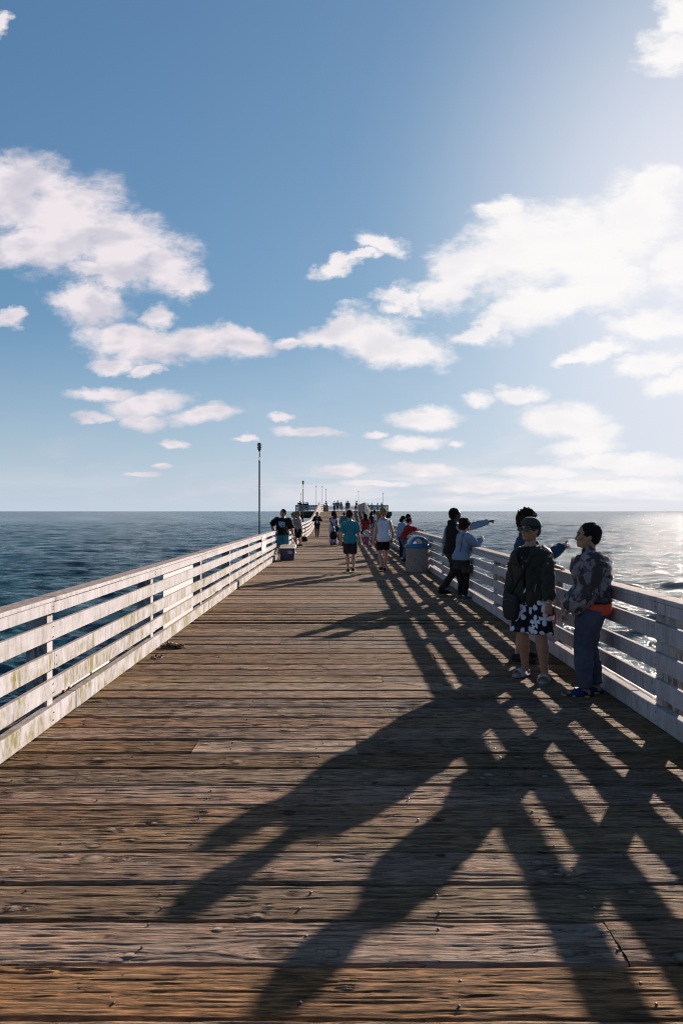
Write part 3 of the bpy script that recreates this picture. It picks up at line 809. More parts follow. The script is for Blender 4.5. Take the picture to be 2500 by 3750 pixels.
mb.tube([(XL+.018, 19.9, .885), (XL+.018, 20.05, .975), (XL+.018, 20.22, .89), (XL+.018, 20.40, .975), (XL+.018, 20.58, .885)], .014, 6, flat=1)
mb.box(XL+.0165, XL+.019, 19.82, 20.76, .505, .518)
mb.build('red_band', M['sign_red'], sg)
mb = MB(); rr_ = random.Random(4)
for i in range(11):
    z = .81-i*.025; a = 19.9
    if i in (4, 8): continue
    while a < 20.65:
        l = rr_.uniform(.06, .16); mb.box(XL+.0165, XL+.018, a, min(a+l, 20.68), z, z+.011); a += l+.03
mb.build('small_print', M['sign_pink'], sg)

# ------------------------------------------------------------------ cool box
M['cooler_blue'] = simple('cooler_blue', (0.012, 0.020, 0.075), (0.010, 0.016, 0.055), scale=5, rough=.4, bump=.05)
M['cooler_white'] = simple('cooler_white', (0.66, 0.63, 0.60), (0.58, 0.53, 0.47), scale=5, rough=.45, bump=.05)
M['cooler_inner'] = simple('cooler_liner', (0.50, 0.38, 0.24), (0.42, 0.31, 0.2), scale=5, rough=.6, bump=.05)
def rrect(mb, cx, cy_, hx, hy, z0, z1, rx=.05, taper=0.0, n=6):
    def ring(z, sx, sy):
        pts = []
        for (qx, qy, a0) in ((1, 1, 0), (-1, 1, 90), (-1, -1, 180), (1, -1, 270)):
            for k in range(n):
                a = R(a0+90*k/(n-1)); pts.append((cx+qx*(sx-rx)+rx*math.cos(a), cy_+qy*(sy-rx)+rx*math.sin(a), z))
        return pts
    a = ring(z0, hx-taper, hy-taper); b = ring(z1, hx, hy); m_ = len(a)
    mb.add(a+b, [(i, (i+1) % m_, m_+(i+1) % m_, m_+i) for i in range(m_)]+[tuple(range(m_))[::-1], tuple(range(m_, 2*m_))])
cxx, cyy = -1.90, 24.05
cl = empty('cool_box', (cxx, cyy, 0), 'open dark blue cool box with white rim on the planks', 'cool box')
mb = MB(); rrect(mb, cxx, cyy, .265, .19, .012, .418, taper=.02); mb.build('body', M['cooler_blue'], cl, smooth=False, bevel=.006)
mb = MB(); rrect(mb, cxx, cyy, .282, .205, .420, .448); mb.build('rim', M['cooler_white'], cl, bevel=.008)
mb = MB(); rrect(mb, cxx, cyy, .235, .16, .4485, .4515); mb.build('liner', M['cooler_inner'], cl)
# lid hinged open behind, leaning back towards the railing end
mb = MB(); rrect(mb, 0, 0, .282, .205, -.018, .018); Mx = Matrix.Translation((cxx, cyy+.205+.20, .446+.035)) @ Matrix.Rotation(R(189), 4, 'X')
mb.v = [tuple(Mx @ Vector(v)) for v in mb.v]; ld = mb.build('lid', M['cooler_white'], cl, bevel=.008)
mb = MB(); rrect(mb, 0, 0, .225, .15, -.0205, -.0183); mb.v = [tuple(Mx @ Vector(v)) for v in mb.v]; mb.build('lid_liner', M['cooler_inner'], ld)
mb = MB(); mb.box(cxx+.03, cxx+.175, cyy-.1875, cyy-.184, .245, .345); lb = mb.build('label', simple('paper_label', (.40, .38, .40), (.33, .31, .33), scale=30, rough=.6, bump=0), cl)
mb = MB()
for i in range(4): mb.box(cxx+.065, cxx+.155-.01*i, cyy-.190, cyy-.1878, .325-.019*i, .330-.019*i)
mb.ell((cxx+.052, cyy-.189, .29), (.01, 0, 0), (0, 0, .012), (0, .001, 0)); mb.build('label_print', M['black'], lb)
mb = MB(); mb.ell((cxx-.005, cyy-.184, .325), (.022, 0, 0), (0, 0, .018), (0, .004, 0)); mb.build('emblem', simple('red_emblem', (.45, .06, .03), rough=.5, bump=0), cl)
mb = MB(); mb.box(cxx-.03, cxx+.01, cyy-.183, cyy-.176, .20, .30); mb.box(cxx-.018, cxx+.004, cyy-.180, cyy-.174, .18, .20); mb.build('latch', M['cooler_blue'], cl, bevel=.003)
for s in (-1, 1):
    mb = MB(); mb.tube([(cxx+s*.262, cyy-.09, .30), (cxx+s*.285, cyy-.08, .27), (cxx+s*.285, cyy+.08, .27), (cxx+s*.262, cyy+.09, .30)], .011, 8); mb.build('handle', M['cooler_white'], cl, smooth=True)

# clump of dried kelp by the kerb, dropped crumbs
def clump(label, name, cat, x, y, r, n, mat, seed, h=.5):
    rr_ = random.Random(seed); mb = MB()
    for i in range(n):
        a = rr_.uniform(0, 6.28); q = r*rr_.random()**.7; p = Vector((x+q*math.cos(a)*1.5, y+q*math.sin(a)*.8, .012+rr_.uniform(0, r*h*(1-q/r))))
        pts = [p]
        d = Vector((rr_.uniform(-1, 1), rr_.uniform(-1, 1), rr_.uniform(-.3, .5))).normalized()
        for k in range(3):
            d = (d+Vector((rr_.uniform(-.7, .7), rr_.uniform(-.7, .7), rr_.uniform(-.6, .4)))).normalized(); q_ = pts[-1]+d*rr_.uniform(.008, .018)
            q_.z = max(.006, q_.z); pts.append(q_)
        mb.tube(pts, [rr_.uniform(.004, .011) for _ in pts], 5, flat=.6)
    o = mb.build(name, mat, origin=(x, y, 0), smooth=True); tag(o, label, cat); return o
M['kelp'] = simple('dried_kelp', (.10, .035, .015), (.03, .012, .008), scale=25, rough=.6)
clump('heap of dried brown kelp against the kerb', 'kelp_heap', 'seaweed', -2.13, 8.62, .095, 260, M['kelp'], 3, .7)
clump('small flat scrap of kelp near the stained kerb', 'kelp_scrap', 'seaweed', -2.17, 8.0, .05, 16, M['kelp'], 8, .3)
clump('few crumbs of pale food dropped on the shaded planks', 'food_scraps', 'food scraps', 2.52-.28, 7.55, .05, 12, simple('bread', (.55, .38, .25), rough=.8), 5, .4)
# ------------------------------------------------------------------ people
def tex(name, scale):
    t = bpy.data.textures.new(name, 'CLOUDS'); t.noise_scale = scale; t.noise_depth = 2; return t
TX = {'fold': tex('fold', .11), 'crease': tex('crease', .05), 'hair': tex('hair', .022), 'tuft': tex('tuft', .045)}
TORSO = [  # height above hip joint, half width, half depth (units of body height)
 (-.075, .062, .046), (-.04, .088, .060), (0.0, .096, .066), (.04, .092, .060), (.09, .080, .052), (.15, .088, .056),
 (.21, .101, .062), (.245, .105, .060), (.270, .090, .052), (.288, .064, .044), (.302, .043, .037), (.322, .034, .035)]
TORSO_F = [
 (-.075, .066, .048), (-.04, .096, .064), (0.0, .101, .068), (.04, .090, .058), (.09, .069, .048), (.15, .076, .054),
 (.205, .084, .066), (.245, .088, .056), (.268, .077, .048), (.286, .054, .040), (.300, .036, .032), (.322, .028, .029)]
def ik(a, b, l1, l2, pole):
    d = b-a; L = d.length; mx = (l1+l2)*.999
    if L > mx: b = a+d.normalized()*mx; d = b-a; L = mx
    if L < abs(l1-l2)+1e-3: L = abs(l1-l2)+1e-3
    x = (l1*l1-l2*l2+L*L)/(2*L); h = math.sqrt(max(0, l1*l1-x*x)); u = d.normalized()
    p = pole-u*pole.dot(u)
    p = p.normalized() if p.length > 1e-6 else Vector((0, 0, 1))
    return a+u*x+p*h, b
def person(label, x, y, A, H, z=0.0, group=None, vox=.012, fem=False, w=1.0, dep=1.0, arm=1.0, arml=1.0, leg=1.0, lean=0.0, side=0.0, pel=(0, 0, 0),
           feet=((.0, .055, 8), (.0, -.055, 8)), heel=(0, 0), hands=(None, None), poles=(None, None), curl=(.5, .5), grip=(None, None), head=(0, 0), twist=0, stoop=0.0,
           skin='tan', top=None, top2=None, bottom=None, shoes=None, hair=('short', 'black'), extras=(), seated=False):
    f = Vector((math.cos(A), math.sin(A), 0)); l = Vector((-math.sin(A), math.cos(A), 0)); up = Vector((0, 0, 1)); base = Vector((x, y, z))
    G = lambda a, b, c: base+(f*a+l*b+up*c)*H
    root = empty('person', base, label, 'person', group)
    root['label'] = label
    T_ = TORSO_F if fem else TORSO
    hipc = .525+pel[2]
    P = G(pel[0], pel[1], hipc)
    sd_ = (up*math.cos(lean)+f*math.sin(lean)).normalized(); sd_ = (sd_+l*math.sin(side)).normalized()
    shl = (Matrix.Rotation(twist, 3, sd_) @ l); shl = (shl-sd_*shl.dot(sd_)).normalized()
    def spine(c):
        if c <= 0: return P+up*c*H
        k = min(1, c/.12); d = (up*(1-k)+sd_*k).normalized()
        q = P+d*c*H
        if stoop: q = q+f*(stoop*H*max(0, c-.15)/.15)
        return q
    def ring(c, ox=0.0, oy=0.0, fx=1.0):
        cs = [t[0] for t in T_]
        rx = float(np.interp(c, cs, [t[1] for t in T_])); ry = float(np.interp(c, cs, [t[2] for t in T_]))
        k = min(1, max(0, c/.12))
        lat = (l*(1-k)+shl*k).normalized()
        ax = (spine(c+.01)-spine(c-.01)).normalized()
        fw = lat.cross(ax).normalized()
        neck = 1.0 if c < .29 else .0
        ww = w if c < .285 else 1+(w-1)*.3
        return (spine(c)+fw*(0.006*H if .1 < c < .28 else 0), lat*(rx*ww*H+ox)*fx, fw*(ry*(dep if c < .285 else 1)*H+oy))
    def torso(mb, c0, c1, off, flare=0.0, n=22, steps=14):
        cs = np.linspace(c0, c1, steps); R_ = []
        for c in cs:
            fl = flare*max(0, (c0+.14-c)/.14)
            if c >= -.075: R_.append(ring(c, off+fl, off+fl))
            else:
                q = ring(-.04, off+fl, off+fl); R_.append((P+up*c*H, q[1], q[2]))
        mb.loft(R_, n, sq=2.35)
    # limbs
    S = []
    shc = spine(.252)
    for sgn in (1, -1): S.append(shc+shl*sgn*(.098 if not fem else .082)*w**.8*H)
    aw = .029*arm
    arms = []
    for i, sgn in enumerate((1, -1)):
        hw = hands[i]
        tgt = G(*hw) if hw is not None else S[i]+(l*sgn*.035*(1+2*(w-1))+f*.02-up*.305)*H
        pole = poles[i] if poles[i] is not None else (-.9, .5*sgn, -.4)
        pv = f*pole[0]+l*pole[1]+up*pole[2]
        el, wr = ik(S[i], tgt, .168*H*arml, .148*H*arml, pv)
        arms.append((S[i], el, wr))
    legs = []
    for i, sgn in enumerate((1, -1)):
        fx_, fy_, fr_ = feet[i]
        ank = G(fx_, fy_, .048+heel[i]); hip = P+l*sgn*.050*H*(.5+.5*w)-up*.012*H
        kn, an = ik(hip, ank, .237*H, .233*H, f+l*sgn*.08)
        fd = (Matrix.Rotation(R(fr_)*sgn, 3, 'Z') @ f)
        legs.append((hip, kn, an, fd))
    # ---- body
    mb = MB()
    torso(mb, -.075, .322, -.004)
    nb = spine(.306); hd = (up*.75+sd_*.25).normalized()
    hy = Matrix.Rotation(R(head[0]), 3, 'Z'); hf = (hy @ f).normalized(); hl = up.cross(hf).normalized()
    pit = Matrix.Rotation(-R(head[1]), 3, hl)      # positive pitch looks up
    hu = pit @ up; hf = pit @ hf
    hh = .0715*H*(1.0 if not fem else .96)
    HC = nb+hd*.030*H+f*.010*H+hu*hh*.95-f*.0
    K = lambda a, b, c: HC+(hf*a+hl*b+hu*c)*hh
    nr = .033*H*(1 if not fem else .82)
    mb.tube([spine(.285), nb+hd*.01*H, K(-.18, 0, -.55)], [nr*1.25, nr*1.02, nr], 14)
    prof = [(-1.0, .34, .22, .20), (-.93, .26, .42, .36), (-.75, .12, .62, .50), (-.5, .04, .76, .58), (-.2, -.03, .83, .64), (.1, -.05, .88, .685), (.4, -.06, .88, .69), (.66, -.07, .74, .60), (.86, -.09, .50, .42), (.97, -.1, .22, .2)]
    mb.loft([(K(fo, 0, zc), hl*hw_*hh, hf*hd_*hh) for zc, fo, hd_, hw_ in prof], 18)
    mb.tube([K(.78, 0, .10), K(.86, 0, -.12), K(.93, 0, -.28)], [.07*hh, .10*hh, .13*hh], 8)
    mb.ell(K(.80, 0, -.33), hl*.19*hh, hf*.12*hh, hu*.09*hh)
    mb.ell(K(.76, 0, .17), hl*.46*hh, hf*.11*hh, hu*.085*hh)
    mb.ell(K(.70, 0, -.80), hl*.20*hh, hf*.16*hh, hu*.14*hh)
    mb.ell(K(.74, 0, -.53), hl*.24*hh, hf*.12*hh, hu*.05*hh); mb.ell(K(.73, 0, -.62), hl*.22*hh, hf*.12*hh, hu*.055*hh)
    for s in (1, -1):
        mb.ell(K(.60, s*.36, -.16), hl*.22*hh, hf*.20*hh, hu*.20*hh)
        mb.ell(K(-.06, s*.70, -.12), hl*.09*hh, hf*.17*hh, hu*.26*hh)
    for i, (s_, e_, w_) in enumerate(arms):
        mb.tube([s_, s_.lerp(e_, .35), e_, e_.lerp(w_, .3), w_], [aw*1.12*H, aw*1.05*H, aw*.82*H, aw*.86*H, aw*.56*H], 12)
        # hand
        d = (w_-e_).normalized(); sgn = 1 if i == 0 else -1
        inner = (-l*sgn if hands[i] is None else -up)
        pn = inner-d*inner.dot(d); pn = pn.normalized() if pn.length > .05 else f
        sdv = d.cross(pn)*sgn           # towards the thumb side
        if sdv.dot(f) < 0 and hands[i] is None: sdv = -sdv
        pw, pt = .0225*H, .0095*H
        mb.loft([(w_-d*.01*H, sdv*pw*.6, pn*pt*1.3), (w_+d*.012*H, sdv*pw*.85, pn*pt*1.3), (w_+d*.035*H, sdv*pw, pn*pt*1.2), (w_+d*.056*H, sdv*pw*.98, pn*pt)], 12, sq=2.6)
        cu = curl[i]; point = grip[i] == 'point'
        for k in range(4):
            o_ = w_+d*.054*H+sdv*pw*(.78-.52*k); ln = (.043, .048, .045, .035)[k]*H; c_ = cu if not (point and k == 0) else 0.03
            if point and k: c_ = .95
            r_ = .0052*H if k < 3 else .0045*H; pts = [o_-d*.008*H, o_]; ang_ = 0
            for j, sg_ in enumerate((.45, .32, .23)):
                ang_ += c_*R((62, 80, 50)[j])*(1+.06*k); dd = d*math.cos(ang_)+pn*math.sin(ang_)
                pts.append(pts[-1]+(dd+sdv*(.06-.04*k)).normalized()*ln*sg_)
            mb.tube(pts, [r_*1.1, r_*1.05, r_, r_*.95, r_*.8], 7)
        tb = w_+d*.014*H+sdv*pw*.8; t1 = tb+(d*.6+sdv*.75+pn*.25).normalized()*.022*H; t2 = t1+(d*.85+sdv*.2*(1-cu)+pn*(.2+.6*cu)).normalized()*.018*H; t3 = t2+(d*.7+pn*(.2+.8*cu)-sdv*.2*cu).normalized()*.013*H
        mb.tube([tb-sdv*.006*H, t1, t2, t3], [.0078*H, .0068*H, .0058*H, .0048*H], 7)
    lg = leg
    for (h_, k_, a_, fd) in legs:
        mb.tube([h_, h_.lerp(k_, .45), k_, k_.lerp(a_, .28)-f*.003*H, k_.lerp(a_, .7), a_], [.052*lg*H, .044*lg*H, .0315*lg*H, .0335*lg*H, .023*lg*H, .0185*lg*H], 14)
        sl = up.cross(fd); zf = a_.z
        gz = a_.z-.048*H
        F_ = lambda a, c: Vector((a_.x, a_.y, gz))+fd*a*H+up*c*H
        mb.loft([(F_(-.030, .020), sl*.014*H, up*.016*H), (F_(-.018, .022), sl*.019*H, up*.021*H), (F_(.015, .028), sl*.019*H, up*.027*H), (F_(.055, .020), sl*.024*H, up*.018*H), (F_(.088, .012), sl*.026*H, up*.011*H), (F_(.108, .009), sl*.020*H, up*.008*H)], 12, sq=2.4)
    sm = [('remesh', 'REMESH', dict(mode='VOXEL', voxel_size=vox, use_smooth_shade=True)), ('smooth', 'SMOOTH', dict(factor=.5, iterations=2))]
    body = mb.build('body', M['skin_'+skin], root, smooth=True, mods=sm)
    def garment(name, mat, fill, fold=.010, it=2, v=None, extra=()):
        m_ = MB(); fill(m_)
        md = [('remesh', 'REMESH', dict(mode='VOXEL', voxel_size=(v or vox), use_smooth_shade=True))]
        if fold: md += [('folds', 'DISPLACE', dict(texture=TX['fold'], strength=fold*2.6, mid_level=.40, texture_coords='LOCAL')), ('creases', 'DISPLACE', dict(texture=TX['crease'], strength=fold*1.4, mid_level=.42, texture_coords='LOCAL'))]
        md += [('smooth', 'SMOOTH', dict(factor=.5, iterations=it))]
        md += list(extra)
        return m_.build(name, mat, root, smooth=True, mods=md)
    J = dict(G=G, K=K, P=P, f=f, l=l, up=up, hf=hf, hl=hl, hu=hu, hh=hh, H=H, arms=arms, legs=legs, spine=spine, ring=ring, torso=torso, garment=garment, root=root, body=body, S=S, vox=vox, aw=aw)
    def sleeves(m_, ln, off, flare=0):
        for (s_, e_, w_) in arms:
            if ln == 'short': m_.tube([s_, s_.lerp(e_, .4), s_.lerp(e_, .78)], [aw*1.2*H+off, aw*1.15*H+off+.006, aw*1.1*H+off+.012+flare], 14, round_ends=False)
            elif ln == 'long': m_.tube([s_, s_.lerp(e_, .4), e_, e_.lerp(w_, .4), e_.lerp(w_, .96)], [aw*1.2*H+off, aw*1.15*H+off+.003, aw*1.0*H+off+.004, aw*.95*H+off+.003, aw*.72*H+off], 14, round_ends=False)
            elif ln == 'elbow': m_.tube([s_, s_.lerp(e_, .4), e_], [aw*1.2*H+off, aw*1.15*H+off+.003, aw*1.0*H+off+.008], 14, round_ends=False)
            m_.ell(s_, Vector((aw*1.16*H+off, 0, 0)), Vector((0, aw*1.16*H+off, 0)), Vector((0, 0, aw*1.12*H+off))) if ln != 'none' else None
    def do_top(t):
        kind = t.get('kind', 'shirt'); off = t.get('off', .012)
        def fill(m_):
            hem = t.get('hem', -.03); c1 = .300 if kind != 'tank' else .285
            if kind == 'tank':
                torso(m_, hem, .235, off, t.get('flare', .01))
                for s in (1, -1):
                    a_ = ring(.235); m_.tube([spine(.225)+shl*s*.058*w*H+(a_[2].normalized())*.052*H*dep, spine(.290)+shl*s*.048*w*H, spine(.225)+shl*s*.058*w*H-(a_[2].normalized())*.052*H*dep], [.026*H, .020*H, .026*H], 8)
                m_.ell(spine(.235), shl*.088*w*H, ring(.235)[2]*1.10, sd_*.045*H)
            else:
                torso(m_, hem, c1, off, t.get('flare', .008)); sleeves(m_, t.get('sleeve', 'short'), off)
                if t.get('hood'):
                    q = spine(.298)-f*.038*H; m_.ell(q, shl*.062*H, f*.036*H, up*.034*H); m_.ell(q+up*.02*H-f*.012*H, shl*.05*H, f*.03*H, up*.03*H)
                if t.get('collar'): m_.tube([spine(.29), spine(.325)], [.044*H, .038*H], 14)
        o = garment(t.get('name', 'shirt'), t['mat'], fill, t.get('fold', .010 if kind != 'tank' else .006), extra=t.get('extra', ()))
        if t.get('label'): o['label'] = t['label']
        return o
    if top2: do_top(top2)
    if top: do_top(top)
    if bottom:
        bk = bottom['kind']; off = bottom.get('off', .010)
        def fillb(m_):
            if bk in ('dress', 'skirt'):
                c0 = bottom.get('len', -.22); c1 = bottom.get('top', .07)
                R_ = []
                for c in np.linspace(c0, c1, 12):
                    if c > -.03: R_.append(ring(c, off, off))
                    else:
                        q = ring(-.02, off, off); k = 1+bottom.get('flare', .25)*(-.03-c)/.2
                        R_.append((P+up*c*H, q[1]*k, q[2]*k))
                m_.loft(R_, 22, sq=2.2); return
            torso(m_, -.07, bottom.get('top', .055), off)
            for (h_, k_, a_, fd) in legs:
                if bk == 'shorts':
                    e = bottom.get('len', .85); q = h_.lerp(k_, e); 
                    m_.tube([h_, h_.lerp(k_, .4), q], [.054*lg*H+off, .049*lg*H+off+.012, .040*lg*H+off+.024], 16, round_ends=False)
                elif bk == 'long_shorts':
                    m_.tube([h_, h_.lerp(k_, .5), k_, k_.lerp(a_, .12)], [.054*lg*H+off, .048*lg*H+off+.012, .038*lg*H+off+.016, .036*lg*H+off+.02], 16, round_ends=False)
                else:
                    fl = bottom.get('bell', 0.0)
                    m_.tube([h_, h_.lerp(k_, .45), k_, k_.lerp(a_, .5), k_.lerp(a_, .96)], [.054*lg*H+off, .047*lg*H+off, .034*lg*H+off+fl*.3, .030*lg*H+off+fl*.6, .024*lg*H+off+fl], 16, round_ends=False)
        o = garment({'dress': 'dress', 'skirt': 'skirt', 'shorts': 'shorts', 'long_shorts': 'shorts'}.get(bk, 'trousers'), bottom['mat'], fillb, bottom.get('fold', .010))
        if bottom.get('label'): o['label'] = bottom['label']
    if shoes:
        for (h_, k_, a_, fd) in legs:
            sl = up.cross(fd); gz = a_.z-.048*H
            F_ = lambda a, c: Vector((a_.x, a_.y, gz))+fd*a*H+up*c*H
            m_ = MB()
            m_.loft([(F_(-.036, .024), sl*.016*H, up*.020*H), (F_(-.026, .027), sl*.022*H, up*.026*H), (F_(.01, .030), sl*.023*H, up*.030*H), (F_(.05, .024), sl*.028*H, up*.023*H), (F_(.09, .017), sl*.030*H, up*.017*H), (F_(.115, .012), sl*.024*H, up*.012*H)], 14, sq=3.0)
            if shoes.get('high'): m_.tube([F_(-.004, .03), F_(-.006, .085)], [.026*H, .027*H], 12, round_ends=False)
            sh = m_.build('shoe', shoes['mat'], root, smooth=True)
            m_ = MB(); m_.loft([(F_(-.030, -.0005), sl*.018*H, fd*.006*H)], 10) if False else None
            m_ = MB(); m_.loft([(F_(.038, .0015), sl*.029*H, fd*.078*H), (F_(.038, .010), sl*.030*H, fd*.079*H)], 20, sq=3); m_.build('sole', shoes.get('sole', M['black']), sh)
    # ---- hair
    hk, hc = hair[0], hair[1]
    if hk != 'none':
        hm = M['hair_'+hc]
        def fillh(m_):
            m_.ell(K(-.17, 0, .26), hf*.90*hh, hl*.79*hh, hu*.86*hh, 18, 10)
            m_.ell(K(-.42, 0, -.05), hf*.60*hh, hl*.70*hh, hu*.72*hh, 16, 8)
            if hk == 'spiky':
                rr_ = random.Random(9)
                for q in range(46):
                    a = rr_.uniform(0, 6.28); e = rr_.uniform(.25, 1.45); d_ = hf*math.cos(a)*math.cos(e)+hl*math.sin(a)*math.cos(e)*.9+hu*math.sin(e)
                    p0 = K(-.12, 0, .3)+d_*hh*.75; p1 = p0+(d_*.40+hf*.22*rr_.uniform(-.3, 1)+hu*.12)*hh*rr_.uniform(.3, .7); m_.tube([p0, p1], [.20*hh, .08*hh], 6)
            if hk in ('curly', 'afro'):
                s_ = hair[2] if len(hair) > 2 else 1.0
                m_.ell(K(-.25, 0, .22), hf*.98*s_*hh, hl*.95*s_*hh, hu*.98*s_*hh, 18, 10)
                m_.ell(K(-.55, 0, -.35), hf*.55*s_*hh, hl*.80*s_*hh, hu*.75*s_*hh, 14, 8)
            if hk in ('long', 'red_tips'):
                ln = hair[2]
                for s in (-1, 0, 1):
                    m_.tube([K(-.55, s*.45, .1), K(-.75, s*.50, -.8), K(-.75, s*.55, -.8)-up*ln*.5*H, K(-.72, s*.5, -.8)-up*ln*H], [.42*hh, .40*hh, .42*hh, .22*hh], 10, flat=.75)
                if hk == 'red_tips' or (len(hair) > 3):
                    for s in (-1, 1): m_.tube([K(.1, s*.66, .2), K(.25, s*.84, -.7), K(.3, s*.9, -1.1)-up*ln*.6*H], [.28*hh, .3*hh, .2*hh], 8)
            if hk in ('bun', 'knot'):
                b_ = (-.75, .75) if hk == 'bun' else (-1.1, .1)
                m_.ell(K(b_[0], 0, b_[1]), hf*.36*hh, hl*.36*hh, hu*.36*hh)
            if hk == 'bob':
                m_.ell(K(-.28, 0, -.15), hf*.80*hh, hl*.92*hh, hu*.98*hh, 16, 9)
            if hk == 'fringe':
                m_.ell(K(.1, 0, .62), hf*.80*hh, hl*.74*hh, hu*.5*hh); m_.ell(K(-.3, 0, -.1), hf*.75*hh, hl*.82*hh, hu*.75*hh)
        vm = min(vox, .010); st = {'short': .006, 'spiky': .010, 'curly': .030, 'afro': .035, 'fringe': .012}.get(hk, .014)
        m_ = MB(); fillh(m_)
        m_.build('hair', hm, root, smooth=True, mods=[('remesh', 'REMESH', dict(mode='VOXEL', voxel_size=vm, use_smooth_shade=True)),
            ('strands', 'DISPLACE', dict(texture=TX['hair'] if hk not in ('curly', 'afro') else TX['tuft'], strength=st*3.0, mid_level=.45, texture_coords='LOCAL'))])
    if vox <= .011:      # near enough to show features
        for s in (1, -1):
            e = MB(); e.ell(K(.76, s*.30, .02), hl*.11*hh, hf*.06*hh, hu*.06*hh, 10, 6); eo = e.build('eye', M['black'], root, smooth=True)
            e = MB(); e.tube([K(.80, s*.14, .20), K(.84, s*.32, .26), K(.70, s*.52, .19)], .035*hh, 6); e.build('eyebrow', M['hair_'+(hc if hc != 'red' else 'black')], root, smooth=True)
        e = MB(); e.tube([K(.79, .2, -.57), K(.87, 0, -.565), K(.79, -.2, -.57)], .035*hh, 6); e.build('mouth', M['lips'], root, smooth=True)
    return J
M['lips'] = simple('lips', (.14, .045, .04), rough=.5)
def sunglasses(J, mat=None, w_=1.0):
    K, hl, hf, hu, hh = J['K'], J['hl'], J['hf'], J['hu'], J['hh']; mb = MB()
    for s in (1, -1):
        mb.ell(K(.93, s*.36, -.0), hl*.30*hh*w_, hf*.05*hh, hu*.20*hh*w_, 14, 6)
        mb.tube([K(.88, s*.64, .06), K(.5, s*.76, .06), K(-.05, s*.76, .04)], .045*hh, 6)
    mb.tube([K(.95, .16, .05), K(.95, -.16, .05)], .045*hh, 6)
    return mb.build('sunglasses', mat or M['glass_dark'], J['root'], smooth=True)
M['glass_dark'] = simple('dark_glasses', (.012, .010, .010), rough=.12, bump=0)

C_ = {}
def CL(n, c, c2=None, **kw):
    C_[n] = cloth('cloth_'+n, c, c2, **kw); return C_[n]
CL('black', (.014, .012, .012)); CL('charcoal', (.028, .026, .028)); CL('olive_black', (.040, .038, .029), (.022, .021, .018)); CL('navy', (.022, .032, .062)); CL('denim', (.062, .074, .112), (.032, .038, .060), scale=3.5)
CL('blue_shirt', (.032, .048, .095), (.02, .032, .068)); CL('grey_blue', (.22, .25, .34), (.165, .19, .265)); CL('teal', (.04, .20, .25), (.03, .155, .20)); CL('white', (.62, .61, .70), (.50, .49, .58))
CL('teal_coat', (.05, .15, .18), (.035, .11, .14)); CL('red', (.26, .02, .025)); CL('dark_red', (.10, .02, .022)); CL('orange', (.62, .085, .045), (.50, .065, .035)); CL('pink', (.42, .06, .20)); CL('mint', (.35, .45, .42))
CL('pale_tee', (.32, .27, .26)); CL('light_denim', (.16, .30, .42)); CL('jean_blue', (.07, .12, .21)); CL('grey', (.16, .15, .16)); CL('tan', (.25, .18, .13)); CL('green', (.06, .11, .10))
CL('shoe_grey', (.30, .28, .27), rough=.6); CL('shoe_blue', (.008, .02, .085), rough=.6); CL('lead', (.09, .08, .085))
def pattern(name, fn):
    m, w, b = new_mat(name)
    ob = w.add('ShaderNodeTexCoord').outputs['Object']
    w.l.new(fn(w, ob), b.inputs['Base Color']); b.inputs['Roughness'].default_value = .9; b.inputs['Specular IOR Level'].default_value = .2
    bn = w.noise(ob, 22, 4, .6).outputs['Fac']; w.l.new(w.add('ShaderNodeBump', {'Strength': .35, 'Distance': .02, 'Height': bn}).outputs[0], b.inputs['Normal'])
    return m
def camo(w, ob):
    wob = w.noise(ob, 7, 3, .6).outputs['Color']; q = w.vmath('ADD', ob, w.vmath('MULTIPLY', wob, (.14, .14, .14)))
    n = w.noise(w.mapping(q, scale=(1, 1, .7)), 8.0, 2, .5).outputs['Fac']; n2 = w.noise(w.mapping(q, loc=(4, 2, 1)), 11.0, 2, .5).outputs['Fac']
    c = w.mix(w.mapr(n, .50, .53), (.19, .15, .155), (.05, .037, .038)); c = w.mix(w.mapr(n2, .60, .63), c, (.085, .065, .12))
    return w.mix(w.mapr(n2, .40, .37), c, (.24, .20, .195))
C_['camo'] = pattern('cloth_camouflage', camo)
def floral(w, ob):
    """big white blossoms and leaves printed on near-black cloth"""
    sx = w.add('ShaderNodeSeparateXYZ', {0: ob})
    t = w.math('SUBTRACT', w.math('MULTIPLY', sx.outputs[0], .8), w.math('MULTIPLY', sx.outputs[1], .6))
    q = w.add('ShaderNodeCombineXYZ', {0: t, 1: w.math('MULTIPLY', sx.outputs[2], .85), 2: 0.0}).outputs[0]
    wob = w.vmath('SUBTRACT', w.noise(ob, 7, 2, .5).outputs['Color'], (.5, .5, .5)); q = w.vmath('ADD', q, w.vmath('MULTIPLY', wob, (.06, .06, 0)))
    S_ = 8.0; v = w.add('ShaderNodeTexVoronoi', {'Vector': q, 'Scale': S_, 'Randomness': .55}, voronoi_dimensions='2D')
    rs = w.add('ShaderNodeSeparateXYZ', {0: v.outputs['Color']})
    dif = w.add('ShaderNodeSeparateXYZ', {0: w.vmath('SUBTRACT', q, v.outputs['Position'])})
    at = w.math('ARCTAN2', dif.outputs[1], dif.outputs[0])
    pet = w.math('MULTIPLY', w.math('ABSOLUTE', w.math('SINE', w.math('ADD', w.math('MULTIPLY', at, 2.0), w.math('MULTIPLY', rs.outputs[1], 6)))), .46)
    fl = w.mapr(w.math('SUBTRACT', v.outputs['Distance'], w.math('ADD', pet, .08)), -.01, .015, 1, 0)
    return w.mix(fl, (.012, .013, .022), (.62, .62, .70))
C_['floral'] = pattern('cloth_floral', floral)
def stripes(w, ob):
    sx = w.add('ShaderNodeSeparateXYZ', {0: ob}); s = w.math('SINE', w.math('MULTIPLY', sx.outputs[0], 150.0))
    return w.mix(w.mapr(s, .25, .7), (.50, .48, .64), (.16, .15, .34))
